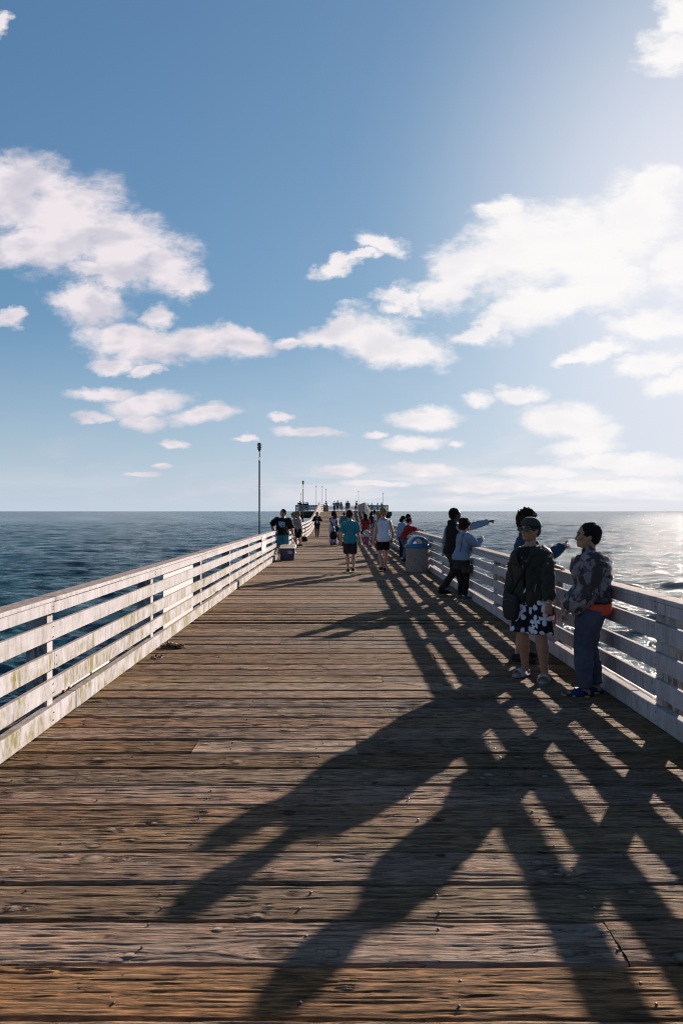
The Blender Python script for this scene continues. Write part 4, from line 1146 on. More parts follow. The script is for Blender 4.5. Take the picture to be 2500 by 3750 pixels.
C_['stripes'] = pattern('cloth_pinstripe', stripes)
def tee_print(w, ob):
    n = w.noise(ob, 26, 3, .6).outputs['Fac']; return w.mix(w.mapr(n, .5, .58), (.014, .013, .013), (.13, .13, .15))
C_['print'] = pattern('cloth_shirt_print', tee_print)
def clouds_print(w, ob):
    n = w.noise(ob, 18, 4, .6).outputs['Fac']; return w.mix(w.mapr(n, .42, .52), (.045, .05, .055), (.34, .42, .53))
C_['pale_print'] = pattern('cloth_pale_print', clouds_print)
# ------------------------------------------------------------------ who stands where
def at(px, d): return (px-1250)/2500*d
D = math.radians
# 1. man in cap and sunglasses
J = person('man in dark cap, sunglasses, black jacket and black and white floral shorts', 2.02, 7.10, D(-138), 1.655, vox=.0075, w=1.06, dep=1.22, arm=1.2, leg=1.2, skin='tan', side=D(-3.5), pel=(0, -.018, 0),
    feet=((.03, .080, 26), (.0, -.075, 4)), hands=((.10, .150, .490), (.02, -.195, .440)), poles=((-1, .35, -.2), (-.8, -.5, -.2)), curl=(.75, .8), head=(-8, 2),
    top=dict(name='shirt', mat=C_['black'], off=.010, hem=-.02, sleeve='none', label='black t-shirt'),
    bottom=dict(kind='shorts', mat=C_['floral'], len=.99, off=.018, label='black swim shorts with white flowers'), hair=('short', 'grey'))
G, K, H = J['G'], J['K'], J['H']; f, l, up = J['f'], J['l'], J['up']; ring = J['ring']
# open jacket: a shell round the back and sides, open down the front
mb = MB(); n = 34; rows = []
for c in np.linspace(-.070, .300, 18):
    c_, U, V = ring(float(c), .040, .042)
    op = float(np.interp(c, [-.09, .13, .20, .27, .31], [.04, .05, .16, .36, .50]))
    rowp = []
    for k in range(n+1):
        t = math.pi/2+op+(2*math.pi-2*op)*k/n; rowp.append(c_+U*math.copysign(abs(math.cos(t))**.85, math.cos(t))+V*math.copysign(abs(math.sin(t))**.85, math.sin(t)))
    rows.append(rowp)
vv = [p for r in rows for p in r]; ff = [(j*(n+1)+k, j*(n+1)+k+1, (j+1)*(n+1)+k+1, (j+1)*(n+1)+k) for j in range(len(rows)-1) for k in range(n)]
mb.add(vv, ff)
jk = mb.build('jacket', C_['olive_black'], J['root'], smooth=True, mods=[('sub', 'SUBSURF', dict(levels=2, render_levels=2)), ('folds', 'DISPLACE', dict(texture=TX['fold'], strength=.045, mid_level=.5, texture_coords='LOCAL')), ('creases', 'DISPLACE', dict(texture=TX['crease'], strength=.024, mid_level=.5, texture_coords='LOCAL')), ('thick', 'SOLIDIFY', dict(thickness=.012, offset=1))])
jk['label'] = 'open black and olive jacket'
J['garment']('collar', C_['olive_black'], lambda m_: m_.tube([J['spine'](.283)-f*.030, J['spine'](.305)-f*.034], [.092, .074], 18), .006)
for i, (s_, e_, w_) in enumerate(J['arms']):
    mb = MB(); mb.ell(s_+up*-.012, Vector((.060, 0, 0)), Vector((0, .060, 0)), Vector((0, 0, .060)), 14, 8)
    mb.tube([s_, s_.lerp(e_, .45), e_, e_.lerp(w_, .45), e_.lerp(w_, .93)], [.064, .067, .066, .060, .050], 16, round_ends=False)
    mb.build('jacket_sleeve', C_['olive_black'], jk, smooth=True, mods=[('remesh', 'REMESH', dict(mode='VOXEL', voxel_size=.008, use_smooth_shade=True)), ('folds', 'DISPLACE', dict(texture=TX['fold'], strength=.04, mid_level=.38, texture_coords='LOCAL')), ('creases', 'DISPLACE', dict(texture=TX['crease'], strength=.026, mid_level=.5, texture_coords='LOCAL')), ('smooth', 'SMOOTH', dict(factor=.5, iterations=2))])
mb = MB(); c_, U, V = ring(.200, .014, .014)
mb.loft([(c_+V*.93-up*.075+l*.0, l*.04, V.normalized()*.012), (c_+V*.985, l*.062, V.normalized()*.014), (c_+V*.92+up*.07, l*.05, V.normalized()*.012)], 14)
o = mb.build('print', C_['print'], J['root'], smooth=True); o['label'] = 'faded grey print on the t-shirt front'
sunglasses(J)
mb = MB(); hf, hl, hu, hh = J['hf'], J['hl'], J['hu'], J['hh']
rings = []
for i in range(9):
    t = math.pi/2*i/8; rings.append((K(-.08, 0, .34)+hu*math.sin(t)*.80*hh, hf*max(.06, math.cos(t)**.75)*.99*hh, hl*max(.06, math.cos(t)**.75)*.84*hh))
mb.loft(rings, 22); mb.loft([(K(-.02, 0, .36), hf*.99*hh, hl*.82*hh), (K(-.02, 0, .46), hf*.97*hh, hl*.82*hh)], 20)
cp = mb.build('cap', cloth('cloth_cap', (.055, .06, .05), (.035, .04, .033)), J['root'], smooth=True)
mb = MB(); mb.loft([(K(-.95, 0, .30), hf*.36*hh, hl*.62*hh), (K(-.97, 0, .36), hf*.34*hh, hl*.60*hh)], 16); mb.build('brim', cp.data.materials[0], cp, smooth=True)
for i, (h_, k_, a_, fd) in enumerate(J['legs']):     # slides
    sl = up.cross(fd); q = Vector((a_.x, a_.y, 0)); mb = MB()
    mb.loft([(q+fd*.038*H+up*.003, sl*.052, fd*.135), (q+fd*.038*H+up*.024, sl*.055, fd*.138)], 22, sq=2.6)
    rr_ = []
    for k in range(13):
        t = math.pi*k/12; rr_.append(q+fd*.058*H+sl*math.cos(t)*.056+up*(.018+math.sin(t)*.062))
    s = MB(); n_ = len(rr_)
    va = [p-fd*.052 for p in rr_]; vb = [p+fd*.040-up*.012*1 for p in rr_]
    s.add(va+vb, [(k, k+1, n_+k+1, n_+k) for k in range(n_-1)])
    so = mb.build('sandal', C_['shoe_grey'], J['root'], smooth=False, bevel=.006); s.build('strap', C_['shoe_grey'], so, smooth=True, mods=[('t', 'SOLIDIFY', dict(thickness=.008, offset=1))])
# shoulder bag on his hip, long red strap end and wrist watch
bag = empty('shoulder_bag', G(.06, -.135, .44), 'dark round bag worn across by the man in the cap', 'bag')
mb = MB(); c_ = G(.095, -.120, .440); ll = (f*.3+l).normalized(); mb.loft([(c_-up*.135, ll*.06, f*.03), (c_-up*.11, ll*.105, f*.045), (c_, ll*.125, f*.055), (c_+up*.10, ll*.115, f*.045), (c_+up*.14, ll*.07, f*.025)], 22, sq=2.6); mb.build('pouch', C_['charcoal'], bag, smooth=True, mods=[('d', 'DISPLACE', dict(texture=TX['fold'], strength=.012, texture_coords='LOCAL'))])
mb = MB(); mb.tube([c_+up*.13, G(.118, -.06, .60), G(.115, .0, .70), G(.095, .05, .78)], .016, 8, flat=.3); mb.build('strap', C_['charcoal'], bag, smooth=True)
mb = MB(); mb.tube([c_+f*.052+up*.07-l*.07, c_+f*.062+up*.085, c_+f*.052+up*.07+l*.07], .005, 6); mb.build('zip', M['nail'], bag)
mb = MB(); mb.tube([G(.01, .135, .475), G(.015, .145, .40), G(.012, .138, .335)], .008, 6, flat=.3); o = mb.build('cord', C_['orange'], J['root'], smooth=True); o['label'] = 'red cord hanging at his hip'
s_, e_, w_ = J['arms'][0]; mb = MB(); d_ = (w_-e_).normalized(); mb.tube([w_-d_*.012, w_+d_*.012], .030, 16, round_ends=False); mb.build('wristwatch', M['pvc'], J['root'], smooth=True)
mb = MB()
for k in range(2):
    p0 = ring(.10-.03*k, .060, .060); q = p0[0]+p0[2]*.82+l*(.075+.05*k); mb.tube([q, q-up*.06-l*.012, q-up*.13-l*.02], .005, 6)
mb.build('zip', M['nail'], jk)

# 2. man behind him with a phone
J = person('man behind the one in the cap, messy dark hair, blue shirt, holding up a phone', at(1925, 7.95)-.06, 7.95, D(-8), 1.73, vox=.009, w=1.04, skin='light', feet=((.0, .06, 20), (-.03, -.06, 20)), lean=D(5),
    hands=((.235, .08, .625), (.255, -.04, .765)), poles=((-.3, 1, -.6), (-.2, -1, -.6)), curl=(.8, .75), head=(4, -4), hair=('spiky', 'brown'),
    top=dict(mat=C_['blue_shirt'], off=.016, hem=-.05, sleeve='long', collar=True, name='shirt'), bottom=dict(kind='shorts', mat=C_['charcoal'], len=1.0, off=.015), shoes=dict(mat=C_['charcoal']))
sunglasses(J, w_=.8)
w_ = J['arms'][1][2]; e_ = J['arms'][1][1]; d_ = (w_-e_).normalized()
ph = empty('phone', w_, 'slim phone held up in the fist of the man with messy hair', 'phone'); q = w_+d_*.075; mb = MB()
U_ = Vector((0, 1, 0)); a_ = (d_+Vector((.2, 0, .3))).normalized(); b_ = a_.cross(U_).normalized()
vv = [q+a_*sx*.074+U_*sy*.036+b_*sz*.005 for sz in (-1, 1) for sx, sy in ((-1, -1), (1, -1), (1, 1), (-1, 1))]
mb.add(vv, [(3, 2, 1, 0), (4, 5, 6, 7), (0, 1, 5, 4), (1, 2, 6, 5), (2, 3, 7, 6), (3, 0, 4, 7)]); mb.build('case', M['black'], ph, bevel=.003)
mb = MB(); vv = [q+a_*sx*.069+U_*sy*.033-b_*(.0052+sz*.0006) for sz in (0, 1) for sx, sy in ((-1, -1), (1, -1), (1, 1), (-1, 1))]
mb.add(vv, [(3, 2, 1, 0), (4, 5, 6, 7), (0, 1, 5, 4), (1, 2, 6, 5), (2, 3, 7, 6), (3, 0, 4, 7)]); mb.build('screen', M['glass_dark'], ph)

# 3. man in jeans leaning back on the railing
J = person('man in camouflage bomber jacket, red-orange shirt tail and jeans, mouth open in profile', 2.32, 6.42, D(163), 1.615, vox=.0075, w=1.05, dep=1.34, arm=1.2, leg=1.36, skin='tan', lean=D(-5), pel=(-.015, 0, 0), stoop=.035,
    feet=((.020, .045, 4), (-.045, -.055, 10)), hands=((.110, .10, .505), (.10, -.10, .52)), poles=((-1, .35, -.35), (-1, -.5, -.2)), curl=(.85, .85), head=(4, 2), hair=('short', 'black'),
    top=dict(name='jacket', mat=C_['camo'], off=.044, hem=.038, sleeve='long', collar=True, fold=.015, label='purple and brown camouflage bomber jacket'),
    top2=dict(name='shirt', mat=C_['orange'], off=.032, hem=-.045, sleeve='none', flare=.014, fold=.006, label='red-orange shirt showing below the jacket'),
    bottom=dict(kind='trousers', mat=C_['denim'], off=.012, top=.0, label='faded blue jeans'))
ring, G, K, H, f, l = J['ring'], J['G'], J['K'], J['H'], J['f'], J['l']
J['garment']('waistband', C_['black'], lambda m_: J['torso'](m_, .018, .048, .042, steps=4), 0.002)
J['garment']('collar', C_['black'], lambda m_: m_.tube([J['spine'](.290), J['spine'](.318)+f*.006], [.075, .062], 16), 0.002)
for i, (s_, e_, w_) in enumerate(J['arms']):
    mb = MB(); mb.tube([e_.lerp(w_, .90), e_.lerp(w_, 1.02)], .040, 14, round_ends=False); mb.build('cuff', C_['black'], J['root'], smooth=True, bevel=.006)
M['yellow'] = simple('sole_yellow', (.6, .42, .03), rough=.6, bump=0)
for i, (h_, k_, a_, fd) in enumerate(J['legs']):
    sl = up.cross(fd); q = Vector((a_.x, a_.y, 0)); mb = MB()
    mb.loft([(q+fd*.040*H+up*.003, sl*.050, fd*.138), (q+fd*.040*H+up*.030, sl*.055, fd*.142)], 22, sq=2.6)
    so = mb.build('sandal', C_['shoe_blue'], J['root'], bevel=.006)
    mb = MB(); mb.loft([(q+fd*-.012*H+up*.028, sl*.046, up*.03), (q+fd*.025*H+up*.034, sl*.047, up*.052), (q+fd*.062*H+up*.026, sl*.050, up*.036), (q+fd*.082*H+up*.024, sl*.046, up*.018)], 16); mb.build('upper', C_['shoe_blue'], so, smooth=True)
    for t in (-.075, .035, .12):
        mb = MB(); s2 = l if i == 0 else l; c = q+fd*(.040*H+t)+sl*.0
        wd = .0515 if abs(t) < .1 else .040
        mb.loft([(c+up*.008, fd*.026, sl*wd), (c+up*.021, fd*.026, sl*(wd+.0015))], 12, sq=6)
        mb.build('sole_mark', M['yellow'], so)

# 4-5. couple pointing out to sea
J = person('tall man in black hooded vest, grey-blue sleeved arm stretched out pointing to sea', at(1664, 13.95)+.02, 13.95, D(24), 1.83, arml=1.12, vox=.010, w=.98, skin='dark', lean=D(5), side=0,
    feet=((.09, -.02, 0), (-.15, .055, -6)), heel=(0, .02), pel=(-.04, 0, -.022), hands=((.10, .10, .53), (.40, -.18, .845)), poles=((-.5, 1, -.4), (0, -.6, -1)), curl=(.5, .6), grip=(None, 'point'), head=(-6, 3), hair=('short', 'black'),
    top=dict(name='vest', mat=C_['black'], off=.038, hem=-.03, sleeve='none', hood=True, flare=.01, label='black hooded vest'), top2=dict(name='shirt', mat=C_['grey_blue'], off=.016, hem=.0, sleeve='long', label='grey-blue long-sleeved top'),
    bottom=dict(kind='trousers', mat=C_['charcoal'], off=.014), shoes=dict(mat=C_['black'], high=True))
J = person('woman with curly ponytail, glasses and grey-blue sweatshirt, elbows on the railing', at(1689, 13.3), 13.3, D(20), 1.60, vox=.010, fem=True, w=1.04, dep=1.08, skin='light', lean=D(8),
    feet=((.0, .04, 5), (.02, -.045, 5)), hands=((.245, .05, .715), (.255, -.015, .735)), poles=((-.2, .4, -1), (-.2, -.5, -1)), curl=(.7, .7), head=(8, 4), hair=('curly', 'brown', .98),
    top=dict(name='sweatshirt', mat=C_['grey_blue'], off=.024, hem=-.035, sleeve='long', flare=.02, fold=.014, label='pale grey-blue zipped sweatshirt'),
    bottom=dict(kind='trousers', mat=C_['black'], off=.006, label='black leggings'), shoes=dict(mat=C_['lead'], sole=M['pvc']))
J['garment']('skirt', C_['charcoal'], lambda m_: m_.loft([J['ring'](c, .022, .022) for c in (-.03, 0, .04)][::-1]+[(J['P']+up*c*1.6, J['ring'](-.02, .03, .03)[1], J['ring'](-.02, .03, .03)[2]) for c in (-.06, -.10, -.145)], 20), .006)
sunglasses(J, w_=.75)
G = J['G']; bg = empty('handbag', G(.02, -.10, .40), 'small grey-brown handbag hanging behind the woman in the sweatshirt', 'bag')
mb = MB(); c = G(.03, -.095, .385); mb.loft([(c-up*.075, J['f']*.125, J['l']*.035), (c, J['f']*.135, J['l']*.045), (c+up*.075, J['f']*.12, J['l']*.025)], 20, sq=4); mb.build('pouch', C_['grey'] if False else cloth('cloth_bag', (.06, .045, .042)), bg, smooth=True, bevel=.01)
mb = MB(); mb.tube([c+up*.07+J['f']*.10, G(.045, -.075, .55), G(-.01, -.06, .80)], .006, 6); mb.tube([c+up*.07-J['f']*.10, G(-.06, -.075, .6), G(-.02, -.065, .80)], .006, 6); mb.build('strap', C_['charcoal'], bg)
ck = J['arms'][1]; mb = MB(); q = ck[2]+(ck[2]-ck[1]).normalized()*.06; mb.tube([q+Vector((0, -.01, .0)), q+Vector((-.03, -.02, .06))], [.009, .006], 6); o = mb.build('snack', simple('snack', (.55, .25, .06), rough=.7), origin=q); tag(o, 'orange snack stick in the hand of the woman in the sweatshirt', 'snack')

# 6-7. two men walking away
J = person('man walking away in turquoise t-shirt and dark shorts', at(1281, 19.3), 19.3, D(88), 1.755, vox=.010, w=1.0, skin='light', feet=((.055, .030, 4), (-.05, -.055, 8)), heel=(0, .02), hands=((.02, .150, .50), (.035, -.175, .455)), poles=((-1, .3, 0), (-1, -.5, -.2)), curl=(.4, .4),
    head=(-28, 0), hair=('short', 'brown'), top=dict(mat=C_['teal'], off=.020, hem=-.055, sleeve='short', flare=.012, fold=.016), bottom=dict(kind='shorts', mat=C_['charcoal'], len=.88, off=.018, top=.03), shoes=dict(mat=C_['black'], sole=M['pvc']))
sunglasses(J, w_=.85)
J = person('blond man walking away in white vest and black shorts', at(1403, 19.6), 19.6, D(93), 1.83, vox=.010, w=.98, skin='light', feet=((-.05, .035, 5), (.055, -.035, 5)), heel=(.018, 0), hands=((-.02, .160, .455), (.055, -.140, .50)), poles=((-1, .4, 0), (-1, -.4, 0)), curl=(.45, .45),
    head=(-8, 0), hair=('short', 'blond'), top=dict(kind='tank', mat=C_['white'], off=.018, hem=-.055, flare=.018, fold=.014, name='vest'), bottom=dict(kind='shorts', mat=C_['black'], len=.72, off=.016, top=.03), shoes=dict(mat=C_['black'], sole=M['pvc']))

# 8-9. woman in pinstripes with a pushchair
J = person('woman in pinstriped jumpsuit with red-tipped dark curls bending to the pushchair', at(1219, 35.2), 35.2, D(-68), 1.72, vox=.014, fem=True, w=1.22, dep=1.2, arm=1.25, leg=1.15, skin='brown', lean=D(8), feet=((.03, .045, 5), (-.06, -.04, 15)), hands=((.22, .055, .50), (.16, -.03, .50)), curl=(.8, .8),
    head=(10, -25), hair=('curly', 'black', 1.15), top=dict(name='jumpsuit', kind='tank', mat=C_['stripes'], off=.014, hem=-.03), bottom=dict(kind='trousers', mat=C_['stripes'], off=.02, bell=.035, top=.1), shoes=dict(mat=C_['black']))
mb = MB(); K = J['K']; hh = J['hh']; up_ = Vector((0, 0, 1))
for s in (.5, .8): mb.tube([K(.1, s, .2), K(.35, s+.25, -.6), K(.5, s+.4, -1.4)-up_*.1, K(.55, s+.5, -1.9)-up_*.16], [.3*hh, .42*hh, .38*hh, .15*hh], 8)
o = mb.build('hair_tips', M['hair_red'], J['root'], smooth=True, mods=[('r', 'REMESH', dict(mode='VOXEL', voxel_size=.012)), ('d', 'DISPLACE', dict(texture=TX['tuft'], strength=.06, texture_coords='LOCAL'))]); o['label'] = 'red-dyed ends of the hair'
def pushchair(x, y, A):
    f = Vector((math.cos(A), math.sin(A), 0)); l = Vector((-f.y, f.x, 0)); B = Vector((x, y, 0)); Q = lambda a, b, c: B+f*a+l*b+Vector((0, 0, c))
    r = empty('pushchair', B, 'folding black pushchair with a small child in it', 'pushchair')
    for s in (-.2, .2):
        mb = MB(); mb.tube([Q(.38, s, .09), Q(-.05, s, .52), Q(-.42, s, .98)], .012, 8); mb.tube([Q(-.36, s, .09), Q(.05, s, .50)], .012, 8); mb.build('frame', M['pole'], r, smooth=True)
        mb = MB(); mb.tube([Q(-.42, s, .98), Q(-.52, s, 1.0)], .018, 8); mb.build('handle', M['black'], r)
        for a in (.38, -.36):
            for t in (-.025, .025):
                wb = MB(); c = Q(a, s+t, .085); wb.tube([c-l*.010, c+l*.010], .083, 18, round_ends=False); wo = wb.build('wheel', M['black'], r)
                wb = MB(); wb.tube([c-l*.011, c+l*.011], .035, 12, round_ends=False); wb.build('hub', M['pvc'], wo)
    mb = MB(); mb.tube([Q(.22, 0, .40), Q(-.02, 0, .38), Q(-.22, 0, .82)], [.17, .18, .17], 12, flat=.18, ref=l); mb.build('seat', C_['charcoal'], r, smooth=True)
    mb = MB(); mb.tube([Q(.30, -.17, .18), Q(.28, .17, .18)], .02, 8, flat=.4); mb.build('footrest', M['black'], r)
    mb = MB(); mb.tube([Q(-.22, -.19, .84), Q(-.10, -.19, .98), Q(-.10, .19, .98), Q(-.22, .19, .84)], .01, 6); mb.build('canopy_bar', M['black'], r)
    return Q
Qp = pushchair(at(1243, 34.6)+.05, 34.5, D(-55))
person('small child in pale top sitting in the pushchair', at(1241, 34.5)+.02, 34.45, D(-55), .82, z=.09, vox=.012, skin='brown', pel=(-.06, 0, -.10), feet=((.24, .07, 5), (.24, -.07, 5)), hands=((.14, .08, .46), (.14, -.08, .46)), head=(0, -5), hair=('short', 'black'),
    top=dict(mat=C_['mint'], off=.012, hem=0, sleeve='short'), bottom=dict(kind='trousers', mat=C_['charcoal'], off=.01), shoes=dict(mat=C_['black']))
hb = empty('handbag', (at(1224, 34.9), 34.75, .60), 'round black handbag slung on the pushchair handle', 'bag')
mb = MB(); mb.ell((at(1222, 34.7)-.02, 34.62, .50), (.19, 0, 0), (0, .07, 0), (0, 0, .22), 18, 10); mb.build('pouch', C_['black'], hb, smooth=True)
mb = MB(); mb.tube([(at(1222, 34.7)-.12, 34.62, .66), (at(1222, 34.7), 34.66, .90), (at(1222, 34.7)+.1, 34.62, .66)], .012, 6); mb.build('strap', C_['olive_black'], hb)
# 10. woman walking towards the camera
J = person('fair-haired woman in black jacket over white top, walking this way', at(1161, 45.0), 45.0, D(-88), 1.69, vox=.016, fem=True, w=1.08, arm=1.2, skin='light', feet=((.03, .035, 5), (-.03, -.04, 5)), hands=((.11, .03, .735), (.11, -.03, .735)), curl=(.8, .8), poles=((-.3, 1, -.5), (-.3, -1, -.5)), head=(0, -6), hair=('long', 'blond', .05),
    top=dict(name='jacket', mat=C_['black'], off=.03, hem=-.04, sleeve='long'), bottom=dict(kind='trousers', mat=C_['charcoal'], off=.006), shoes=dict(mat=C_['black'], sole=M['pvc']))
c_, U, V = J['ring'](.10, .035, .035); mb = MB(); mb.loft([(c_+V*.95-up_*.22, U*.42, V.normalized()*.03), (c_+V*.97, U*.42, V.normalized()*.03), (c_+V*1.0+up_*.14, U*.25, V.normalized()*.02)], 12); o = mb.build('top', C_['white'], J['root'], smooth=True); o['label'] = 'white top under the open jacket'
sunglasses(J, w_=1.1)
# 11. person in teal coat, on the foot of the ramp
person('person in teal coat and dark hat walking up the foot of the ramp', at(1259, 49), 49, D(84), 1.66, vox=.016, fem=True, w=1.2, arm=1.2, skin='brown', feet=((.04, .04, 4), (-.04, -.04, 4)), head=(10, 0), hair=('knot', 'black'),
    top=dict(name='coat', mat=C_['teal_coat'], off=.035, hem=-.10, sleeve='long', flare=.03), bottom=dict(kind='trousers', mat=C_['charcoal'], off=.01), shoes=dict(mat=C_['black']))
# 12-13 woman in red and little girl
person('woman with very long dark hair in a red dress, seen from behind', at(1338, 36.0), 36.0, D(95), 1.60, vox=.014, fem=True, w=1.12, arm=1.15, skin='tan', feet=((.02, .04, 4), (-.03, -.04, 4)), hands=(None, (.06, -.16, .47)), head=(-5, -5), hair=('long', 'black', .17),
    top=dict(name='bodice', mat=C_['red'], off=.014, hem=0, sleeve='short'), bottom=dict(kind='dress', mat=C_['red'], len=-.20, top=.1, off=.018, flare=.6), shoes=dict(mat=C_['black']))
person('little girl in pink trousers and mint top beside the woman in red', at(1342, 33.5), 33.5, D(75), .97, vox=.012, fem=True, w=1.0, skin='tan', feet=((.03, .05, 4), (-.04, -.045, 4)), hands=((.08, .12, .6), (.06, -.13, .55)), head=(0, -8), hair=('bun', 'brown'),
    top=dict(mat=C_['mint'], off=.014, hem=-.03, sleeve='short'), bottom=dict(kind='trousers', mat=C_['pink'], off=.014, label='pink trousers'), shoes=dict(mat=C_['pink']))
# toy push-along scooter beside the girl
sc_ = empty('toy_scooter', (at(1357, 33.3), 33.3, 0), 'small toy scooter beside the girl in pink trousers', 'scooter')
sx = at(1357, 33.3); mb = MB(); mb.box(sx-.05, sx+.05, 33.1, 33.5, .07, .09); mb.build('footboard', M['rust'], sc_, bevel=.005)
mb = MB(); mb.tube([(sx, 33.1, .1), (sx-.06, 33.05, .50)], .012, 8); mb.tube([(sx-.19, 33.05, .51), (sx+.07, 33.05, .49)], .013, 8); mb.build('handlebar', M['pvc'], sc_, smooth=True)
for yy in (33.06, 33.52):
    mb = MB(); mb.tube([(sx-.02, yy, .06), (sx+.02, yy, .06)], .06, 16, round_ends=False); mb.build('wheel', M['black'], sc_)
# 14-16
person('dark-haired woman in black waistcoat behind the far blue-lidded bin', at(1361, 44.4), 44.4, D(60), 1.72, vox=.016, fem=True, w=1.1, skin='tan', feet=((.0, .05, 4), (.0, -.05, 4)), head=(-20, -5), hair=('long', 'black', .06),
    top=dict(name='waistcoat', mat=C_['charcoal'], off=.03, hem=-.03, sleeve='none'), top2=dict(name='shirt', mat=C_['pale_tee'], off=.012, hem=0, sleeve='long'), bottom=dict(kind='trousers', mat=C_['charcoal'], off=.01), shoes=dict(mat=C_['black']))
person('man in white shirt reaching over the railing behind the far bin', at(1368, 45.3), 45.3, D(20), 1.79, vox=.016, w=1.05, skin='brown', lean=D(6), feet=((.0, .05, 4), (.0, -.05, 4)), hands=((.2, .08, .66), (.27, -.10, .70)), head=(5, -5), hair=('short', 'black'),
    top=dict(mat=C_['white'], off=.018, hem=-.04, sleeve='elbow'), bottom=dict(kind='trousers', mat=C_['charcoal'], off=.012), shoes=dict(mat=C_['black']))
person('fair long-haired woman half hidden beside the blond man in the white vest', at(1392, 27.2)-.05, 27.2, D(96), 1.68, vox=.014, fem=True, w=1.0, skin='light', feet=((.03, .035, 4), (-.03, -.035, 4)), head=(15, 0), hair=('long', 'blond', .10),
    top=dict(mat=C_['green'], off=.014, hem=-.02, sleeve='short'), bottom=dict(kind='shorts', mat=C_['denim'], len=.5, off=.012), shoes=dict(mat=C_['white']))
# 17-19 at the right railing behind the bin
person('woman in light denim shirt with dark hair, standing behind the near bin', at(1468, 25.6), 25.6, D(25), 1.56, vox=.013, fem=True, w=1.18, dep=1.1, arm=1.15, skin='light', lean=D(6), feet=((.0, .04, 4), (.02, -.05, 4)), hands=((.16, .06, .62), (.17, -.03, .62)), head=(-10, -18), hair=('long', 'black', .03),
    top=dict(mat=C_['light_denim'], off=.022, hem=-.04, sleeve='elbow', label='light denim shirt'), bottom=dict(kind='trousers', mat=C_['black'], off=.008), shoes=dict(mat=C_['black'], sole=M['pvc']))
person('dark-haired person in white top, farther of the trio leaning on the rail', at(1488, 26.6), 26.6, D(10), 1.64, vox=.013, w=1.0, skin='light', lean=D(10), feet=((.0, .05, 4), (.0, -.05, 4)), pel=(-.03, 0, -.01), hands=((.2, .1, .65), (.2, -.1, .65)), head=(0, -15), hair=('short', 'black'),
    top=dict(mat=C_['white'], off=.016, hem=-.03, sleeve='short'), bottom=dict(kind='trousers', mat=C_['charcoal'], off=.012), shoes=dict(mat=C_['black']))
J = person('person in red t-shirt and jeans leaning far over the railing, arm stretched out', at(1497, 23.6)-.10, 23.7, D(12), 1.56, vox=.012, fem=True, w=1.1, arm=1.1, skin='light', lean=D(24), feet=((-.04, .05, 4), (-.07, -.05, 4)), pel=(-.06, 0, -.012), hands=((.27, .06, .66), (.37, -.08, .68)), poles=((-.3, 1, -.5), (-.3, -.4, -.8)), curl=(.6, .7), head=(0, -10), hair=('knot', 'black'),
    top=dict(mat=C_['red'], off=.016, hem=-.03, sleeve='elbow', label='red t-shirt'), bottom=dict(kind='trousers', mat=C_['jean_blue'], off=.012), shoes=dict(mat=C_['black']))
hnd = J['arms'][1][2]
def rod(label, pts, r0=.008, r1=.002):
    root = empty('fishing_rod', pts[0], label, 'fishing rod')
    pts = [Vector(p) for p in pts]; mb = MB(); mb.tube(pts, list(np.linspace(r0, r1, len(pts))), 6); mb.build('blank', M['black'], root, smooth=True)
    mb = MB(); d = (pts[1]-pts[0]).normalized(); mb.tube([pts[0], pts[0]+d*.28], .014, 8); mb.build('grip', M['kelp'], root, smooth=True)
    mb = MB(); q = pts[0]+d*.36+Vector((0, -.035, -.02)); mb.tube([q-Vector((.02, 0, 0)), q+Vector((.02, 0, 0))], .028, 10, round_ends=False); mb.build('reel', M['pole'], root)
    return root
rod('thin rod slanting down from the hand of the person in red', [hnd+Vector((.03, -.02, .02)), hnd+Vector((-.12, -.14, -.30)), hnd+Vector((-.22, -.25, -.62))], .006, .004)

# 20 big man at the left railing, beside the cool box
J = person('big man in printed black t-shirt and turquoise shorts behind the cool box', at(1034, 25.0), 25.0, D(-98), 1.80, vox=.011, w=1.32, dep=1.45, arm=1.45, leg=1.15, skin='light', lean=D(2), side=D(3), feet=((.0, .075, 8), (.0, -.075, 8)), hands=((.05, .245, .45), (-.04, -.19, .56)), poles=((-.6, 1, -.2), (-.6, -1, -.1)), curl=(.5, .5),
    head=(-38, 0), hair=('short', 'brown'), top=dict(mat=C_['black'], off=.026, hem=-.05, sleeve='elbow', flare=.014, fold=.018, label='baggy black t-shirt'), bottom=dict(kind='shorts', mat=C_['teal_coat'] if False else cloth('cloth_turquoise', (.03, .22, .30), (.02, .17, .24)), len=.98, off=.02, label='turquoise board shorts'), shoes=dict(mat=C_['black']))
c_, U, V = J['ring'](.205, .026, .026); Vn = V.normalized(); Un = U.normalized(); mb = MB()
pr = [(-.17, .05, -.10), (-.12, .10, -.055), (-.06, .12, 0), (0, .125, .0), (.05, .10, 0)]
mb.loft([(c_+V*.90+up_*z-Vn*.0, Un*rx, Vn*.035) for z, rx, _ in pr], 16, sq=3)
o = mb.build('print', C_['pale_print'], J['root'], smooth=True); o['label'] = 'large pale blue print across the chest'
rod('slim rod propped upright in front of the big man', [(at(1042, 24.5), 24.45, .02), (at(1043, 24.5), 24.46, .7), (at(1044, 24.5), 24.47, 1.22)], .007, .005)
rod('second slim rod leaning by the turquoise shorts of the big man', [(at(1051, 24.5), 24.45, .02), (at(1051, 24.5), 24.46, .7), (at(1051, 24.5), 24.47, 1.2)], .007, .005)
rod('thin rod whose tip sticks up over the stained railing', [(-2.42, 24.4, .3), (-2.50, 24.5, 1.0), (-2.56, 24.6, 1.62)], .007, .003)
